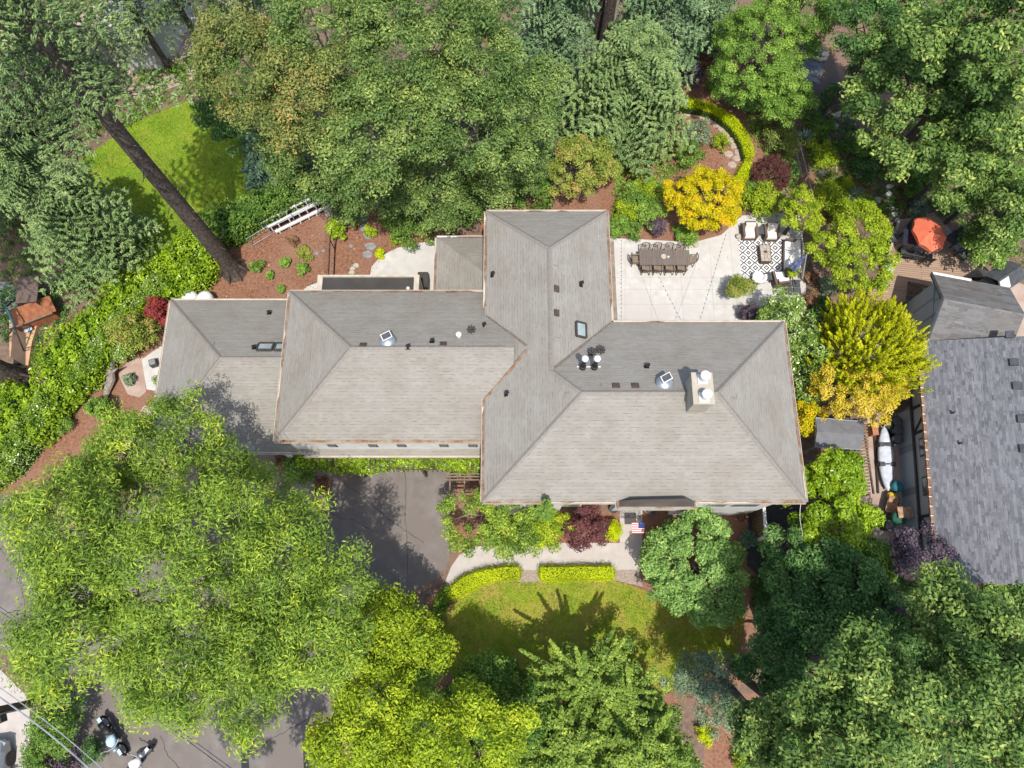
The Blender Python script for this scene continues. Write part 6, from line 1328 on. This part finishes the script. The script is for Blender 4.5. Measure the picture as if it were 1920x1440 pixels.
# pale building and terrace seen through the firs at the top left
o = empty('pale_building', P(255, -10, 0)[:], 'pale flat roofed building glimpsed through the firs at the top edge', 'building')
bp = [P(*q, 2.6) for q in ((185,30),(240,-40),(330,-40),(300,30),(262,72),(205,74))]
MB().prism([(p.x, p.y) for p in bp], 0, 2.5).build('wall', 'wall', o); MB().prism([(p.x, p.y) for p in bp], 2.5, 2.62).build('roof', mat('white_roof', (.52,.50,.53), (.40,.39,.43), 1.5), o)
for k in range(3):
    a_ = P(345, 38+k*9, .3+.15*k); thing('stone_step', MB().box((a_.x, a_.y, (.2+.15*k)/2+.05), (1.4, .32, .2+.15*k), .35), 'walk', 'pale stone step at the top left, %s of three' % ('lowest', 'middle', 'highest')[2-k], 'step')

# ================================================================== STREET CORNER
# car
def car():
    p = P(-34, 1496, .7); o = empty('parked_car', (p.x, p.y, 0), 'silver grey car whose front corner shows at the bottom left edge', 'car', None, 0.12)
    def loft(secs, n, m, nm):     # sections across the width, along y
        vs = []; q = len(secs[0][1])
        for y, pr in secs: vs += [(x, y, z) for x, z in pr]
        f = [(i*q+k, i*q+(k+1) % q, (i+1)*q+(k+1) % q, (i+1)*q+k) for i in range(len(secs)-1) for k in range(q)]+[tuple(range(q))[::-1], tuple(range((len(secs)-1)*q, len(secs)*q))]
        return MB().add(vs, f).build(nm, m, o, local=True, smooth=False)
    def pr(w, zl, zh, c=.12): return [(-w+c*.3, zl), (-w, zl+.15), (-w, zh-c), (-w+c, zh), (w-c, zh), (w, zh-c), (w, zl+.15), (w-c*.3, zl)]
    loft([(-2.2, pr(.72,.35,.75)), (-2.05, pr(.86,.25,.88)), (-.9, pr(.9,.22,.96)), (.9, pr(.9,.22,.95)), (1.75, pr(.88,.25,.86)), (2.15, pr(.80,.3,.72)), (2.25, pr(.62,.38,.62))], 8, mat('silver_paint', (.30,.32,.34), (.26,.28,.3), 1, rough=.3, metal=.5), 'body')
    loft([(-1.6, pr(.68,.85,.92)), (-1.0, pr(.70,.9,1.36,.2)), (.25, pr(.70,.9,1.38,.2)), (1.05, pr(.76,.85,.95))], 8, 'darkglass', 'cabin_glass')
    loft([(-.95, pr(.60,1.36,1.41,.03)), (.2, pr(.60,1.37,1.42,.03))], 8, 'steel', 'roof')
    for sx in (-1, 1):
        for y in (-1.35, 1.4): MB().tube([(sx*.80, y, .32), (sx*.93, y, .32)], .32, 16).build('wheel', 'black', o, local=True)
        MB().box((sx*.66, 2.12, .64), (.34, .14, .13), -sx*.35).build('headlight', 'glass', o, local=True)
        MB().box((sx*.98, .62, .98), (.16, .1, .1)).build('side_mirror', 'charcoal', o, local=True)
    return o
car()
# motorcycles
def moto(tank, label):
    r = empty('motorcycle', (0, 0, 0), label, 'motorcycle', 'motorcycles parked at the street corner')
    for y in (-.72, .74):
        vs = MB()
        pts = [(0, y+.30*cos(a), .32+.30*sin(a)) for a in np.linspace(0, 2*pi, 17)]; vs.tube(pts, .065, 6, False)
        wq = vs.build('wheel', 'black', r, local=True); MB().tube([(-.05, y, .32), (.05, y, .32)], .16, 10).build('rim', 'wire', r, local=True).parent = wq
    MB().box((0, 0, .38), (.26, .62, .38)).tube([(-.16, .2, .3), (-.2, -.8, .34)], .05, 8).build('engine', 'charcoal', r, local=True)
    MB().blob((0, .22, .76), .26, 2, .62).build('fuel_tank', tank, r, local=True, smooth=True)
    MB().blob((0, -.32, .74), .22, 5, .4).box((0, -.6, .76), (.24, .3, .08)).build('seat', 'black', r, local=True, smooth=True)
    MB().tube([(-.40, .42, 1.0), (-.22, .52, .98), (0, .56, .96), (.22, .52, .98), (.40, .42, 1.0)], .022, 6).build('handlebar', 'wire', r, local=True)
    MB().tube([(-.08, .56, .92), (-.08, .76, .34)], .025, 6).tube([(.08, .56, .92), (.08, .76, .34)], .025, 6).build('front_fork', 'wire', r, local=True)
    MB().blob((0, .66, .86), .12, 4, .9).build('headlight', 'steel', r, local=True, smooth=True)
    MB().box((0, .76, .68), (.14, .42, .03)).build('fender', tank, r, local=True); MB().box((0, -.78, .68), (.16, .42, .04)).build('fender', tank, r, local=True)
    for sx in (-1, 1): MB().box((sx*.42, .44, 1.08), (.11, .03, .07)).tube([(sx*.36, .44, 1.0), (sx*.42, .44, 1.08)], .008, 4).build('mirror', 'steel', r, local=True)
    return r
m1 = moto('paleblue', 'pale blue and black motorcycle, the farther of the two by the dark street bushes'); b = P(212, 1379, .4); m1.location = (b.x, b.y, .012); m1.rotation_euler = (0, 0, -2.43)
m3 = moto('cushw', 'white motorcycle at the bottom edge of the photo'); b = P(254, 1436, .4); m3.location = (b.x, b.y, .012); m3.rotation_euler = (0, 0, -.65)
# utility pole with its equipment
b = P(104, 1309, .6); o = empty('utility_pole', (b.x, b.y, 0), 'brown wooden utility pole leaning out of the frame at the lower left', 'utility pole')
MB().tube([(b.x, b.y, 0), (b.x, b.y, 11.5)], [.17, .12], 12).build('pole', 'polewood', o)
MB().box((b.x+.35, b.y+.0, 10.6), (2.4, .12, .14), .9).build('crossarm', 'polewood', o)
MB().tube([(b.x+.22, b.y-.12, .2), (b.x+.22, b.y-.12, 9)], .035, 6).build('conduit', 'wire', o)
for dz_ in (4.4, 6.0, 7.2): MB().box((b.x+.12, b.y-.32, dz_), (.34, .34, .4), .4).build('junction_box', 'dark', o)
MB().lathe((b.x+.42, b.y+.3, 8.0), [(.2, 0), (.24, .1), (.24, .75), (.2, .85), (.05, .9)], 14).build('transformer', 'dark', o)
def wire(label, pts, r=.02, m='wire'):
    A = [P(x, y, z) for x, y, z in pts]; n = 16; q = []
    for i in range(len(A)-1):
        for k in range(n): t = k/n; v_ = A[i].lerp(A[i+1], t); v_.z -= .25*sin(pi*t); q.append(v_)
    q.append(A[-1]); o = thing('power_line', MB().tube(q, r, 5), m, label, 'cable', 'power lines at the lower left corner'); return o
wire('thick pale power line crossing the dark street bushes', ((-40,1280,7.5),(190,1462,7.2)), .03)
wire('thinner power line just above the thick pale one', ((-40,1262,8.0),(215,1462,7.8)), .018)
wire('dark line from the left edge through the locust canopy to the street', ((-20,1125,7.6),(460,1460,7.6)), .015, 'charcoal')
wire('dark line parallel just below the other canopy line', ((-20,1133,7.4),(448,1460,7.4)), .015, 'charcoal')
wire('thin service line reaching the house downpipe', ((330,842,4.5),(545,848,3.2)), .012, 'white')
wire('thin line beside the dark side passage', ((1503,935,4.2),(1505,1000,4.4),(1505,1050,4.6)), .012, 'white')
# twin bare trunks at the top
for k, (x, y, x2, y2, r_, m_, lb) in enumerate(((1132,92,1128,35,.30,'bark','thick brown bare trunk between the blue green firs'), (1142,88,1148,45,.13,'rock','thin pale bare trunk beside the thick brown one'))):
    A = P(x, y, 0); o = empty('tree_trunk', A[:], lb, 'tree'); MB().tube([A, (A.x, A.y, 3), (A.x+.1, A.y, 8)], [r_*1.3, r_, r_*.8], 12).build('trunk', m_, o)

# tree just beyond the bottom edge that shades the street corner
tree('locust_tree', 'feathery locust past the bottom edge whose shade darkens the motorcycles', 250, 1640, 130, 10, 2.6, 'L_locust', r=0.5, dens=130, L=0.19, W=0.06, trunk=.2, bark='greybark', irr=.2)
tree('locust_tree', 'feathery locust past the bottom edge shading the middle of the street', 440, 1600, 90, 9, 2.6, 'L_locust', r=0.5, dens=110, L=0.19, W=0.06, trunk=.2, bark='greybark', irr=.2)

# undergrowth: ivy, ferns and seedlings nobody could count
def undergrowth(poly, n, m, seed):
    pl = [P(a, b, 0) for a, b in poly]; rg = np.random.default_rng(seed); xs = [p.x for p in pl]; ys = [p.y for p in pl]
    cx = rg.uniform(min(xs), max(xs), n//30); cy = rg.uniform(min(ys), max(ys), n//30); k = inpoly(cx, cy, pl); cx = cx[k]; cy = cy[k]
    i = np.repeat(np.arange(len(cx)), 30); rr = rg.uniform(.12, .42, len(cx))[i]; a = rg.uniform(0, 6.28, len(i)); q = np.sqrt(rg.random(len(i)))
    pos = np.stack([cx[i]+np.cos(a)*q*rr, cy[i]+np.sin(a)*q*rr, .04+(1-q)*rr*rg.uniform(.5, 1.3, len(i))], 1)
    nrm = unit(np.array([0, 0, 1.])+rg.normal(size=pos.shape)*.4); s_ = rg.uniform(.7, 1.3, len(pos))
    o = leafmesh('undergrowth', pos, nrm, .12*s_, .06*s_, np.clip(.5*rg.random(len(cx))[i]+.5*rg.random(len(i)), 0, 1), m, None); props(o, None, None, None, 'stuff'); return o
undergrowth([(-80,-80),(420,-80),(420,60),(300,90),(230,170),(190,260),(130,420),(80,520),(-80,520)], 60000, 'L_mid', 1)
undergrowth([(380,-80),(1300,-80),(1290,120),(1180,200),(1080,290),(900,395),(760,420),(600,340),(480,330),(400,190)], 130000, 'L_darkshade', 2)
undergrowth([(1440,-80),(2000,-80),(2000,520),(1840,500),(1760,390),(1700,300),(1600,150),(1580,40),(1480,60)], 90000, 'L_mid', 3)
undergrowth([(1410,1080),(1640,1080),(1990,1100),(1990,1500),(1480,1500),(1430,1280)], 90000, 'L_darkshade', 4)
undergrowth([(780,1290),(1000,1325),(1260,1320),(1330,1500),(640,1500),(700,1290)], 60000, 'L_mid', 5)
undergrowth([(1180,140),(1440,60),(1490,160),(1470,230),(1400,180),(1280,170),(1240,260),(1180,250)], 9000, 'L_olive', 6)
undergrowth([(1500,180),(1560,280),(1640,420),(1540,430),(1520,340)], 7000, 'L_olive', 7)
undergrowth([(-60,560),(60,690),(120,600),(200,520),(60,520)], 9000, 'L_darkshade', 8)

# lawn blades and fallen leaves
def scatter(name, poly, dens, m, L, W, seed, z=.012, up=.5, lift=.02, zf=None):
    pl = [P(a, b, 0) for a, b in poly] if zf is None else poly; rg = np.random.default_rng(seed); xs = [p[0] for p in pl]; ys = [p[1] for p in pl]
    n = int((max(xs)-min(xs))*(max(ys)-min(ys))*dens); x = rg.uniform(min(xs), max(xs), n); y = rg.uniform(min(ys), max(ys), n)
    x = x+rg.normal(size=n)*.06; k = inpoly(x, y, pl); x = x[k]; y = y[k]; n = len(x)
    zz = np.full(n, z) if zf is None else np.array([zf(a, b)+.02 for a, b in zip(x, y)])
    pos = np.stack([x, y, zz+rg.random(n)*lift], 1); nrm = unit(np.array([0, 0, 1.])+rg.normal(size=pos.shape)*up); s_ = rg.uniform(.5, 1.4, n)
    o = leafmesh(name, pos, nrm, L*s_, W*s_, np.clip(.35+.25*np.sin(x*1.9)*np.cos(y*2.3)+.5*(rg.random(n)-.3), 0, 1), m, None); props(o, None, None, None, 'stuff'); return o
M['L_grass'] = leaf('grass_blade', (0.18, 0.32, 0.015), (0.31, 0.48, 0.02), (0.44, 0.50, 0.04), trans=0.3)
M['L_grassd'] = leaf('dry_grass_blade', (0.17, 0.29, 0.015), (0.35, 0.46, 0.02), (0.50, 0.45, 0.08), trans=0.3)
M['L_fallen'] = leaf('fallen_leaf', (0.20, 0.10, 0.05), (0.48, 0.33, 0.18), (0.68, 0.55, 0.36), trans=0.1)
M['L_chip'] = leaf('bark_chip', (0.10, 0.05, 0.03), (0.30, 0.15, 0.09), (0.46, 0.30, 0.2), trans=0.0)
scatter('grass_blades', [(205,262),(240,232),(350,186),(400,196),(460,228),(512,332),(440,404),(380,444),(330,460),(270,515),(200,545),(120,545),(150,300)], 420, 'L_grass', .09, .03, 11, .01, .6, .05)
scatter('grass_blades', [(834,1160),(848,1130),(880,1106),(950,1092),(1060,1086),(1150,1086),(1200,1102),(1260,1128),(1340,1118),(1388,1113),(1398,1150),(1390,1212),(1350,1258),(1250,1301),(1180,1315),(1000,1313),(880,1293),(812,1240),(816,1190)], 380, 'L_grassd', .08, .03, 12, .01, .6, .045)
mulchp = [(395,560),(405,505),(445,480),(530,365),(600,350),(700,410),(760,435),(800,450),(720,480),(695,520),(610,540),(330,590)]
scatter('mulch_chips', mulchp, 55, 'L_chip', .07, .045, 13, .01, .5, .03)
scatter('fallen_leaves', mulchp, 7, 'L_fallen', .10, .07, 14, .02, .3, .03)
scatter('fallen_leaves', [(1180,150),(1450,90),(1500,180),(1480,350),(1380,400),(1160,400)], 6, 'L_fallen', .10, .07, 15, .02, .3, .03)
scatter('mulch_chips', [(1180,150),(1450,90),(1500,180),(1480,350),(1380,400),(1160,400)], 40, 'L_chip', .08, .05, 16, .01, .5, .03)
scatter('fallen_leaves', [(1495,200),(1700,240),(1730,400),(1660,420),(1530,420)], 22, 'L_fallen', .13, .08, 17, .02, .4, .05)
scatter('fallen_leaves', [(610,868),(850,868),(856,905),(842,1050),(760,1115),(640,1290),(620,1440),(140,1440),(135,1290)], .9, 'L_fallen', .07, .045, 18, .016, .3, .01)
scatter('fallen_leaves', pat, .6, 'L_fallen', .06, .04, 19, .04, .3, .01)
scatter('roof_debris', [(X0+.3, Y0+.3), (X1-.3, Y0+.3), (X1-.3, Y1-.3), (X2-.2, Y1-.3), (X2-.2, Y2-.2), (X0+.3, Y2-.2)], .5, 'L_fallen', .05, .03, 20, 0, .2, .005, zf=roofh)

# cracks and a darker repair seam in the driveway
mb = MB(); rg = random.Random(8)
for (a, b) in (((640,900),(800,1010)), ((760,870),(775,1090)), ((620,960),(700,1000)), ((480,1400),(620,1330)), ((300,1380),(340,1460)), ((20,1020),(60,1200))):
    A = P(*a, 0); B = P(*b, 0); n = 22; prev = None; d = (B-A).normalized(); nn = Vector((-d.y, d.x, 0)); off_ = 0
    for k in range(n+1):
        off_ += rg.uniform(-.05, .05); q = A.lerp(B, k/n)+nn*off_; w2 = rg.uniform(.006, .02)
        if prev: mb.sheet([(prev[0]+nn*prev[1])[:], (q+nn*w2)[:], (q-nn*w2)[:], (prev[0]-nn*prev[1])[:]], .0165)
        prev = (q, w2)
props(mb.build('asphalt_cracks', 'dark'), None, None, kind='structure')

undergrowth([(300,110),(440,90),(470,220),(400,196),(345,184),(215,250),(170,250),(190,180)], 16000, 'L_mid', 21)
undergrowth([(1400,120),(1500,150),(1480,250),(1500,340),(1420,420),(1400,340),(1425,290),(1400,230)], 12000, 'L_bright', 22)
undergrowth([(1160,300),(1260,290),(1280,330),(1180,440),(1140,440)], 6000, 'L_bright', 23)
undergrowth([(1500,160),(1600,240),(1740,330),(1700,400),(1560,420),(1510,300)], 16000, 'L_mid', 24)
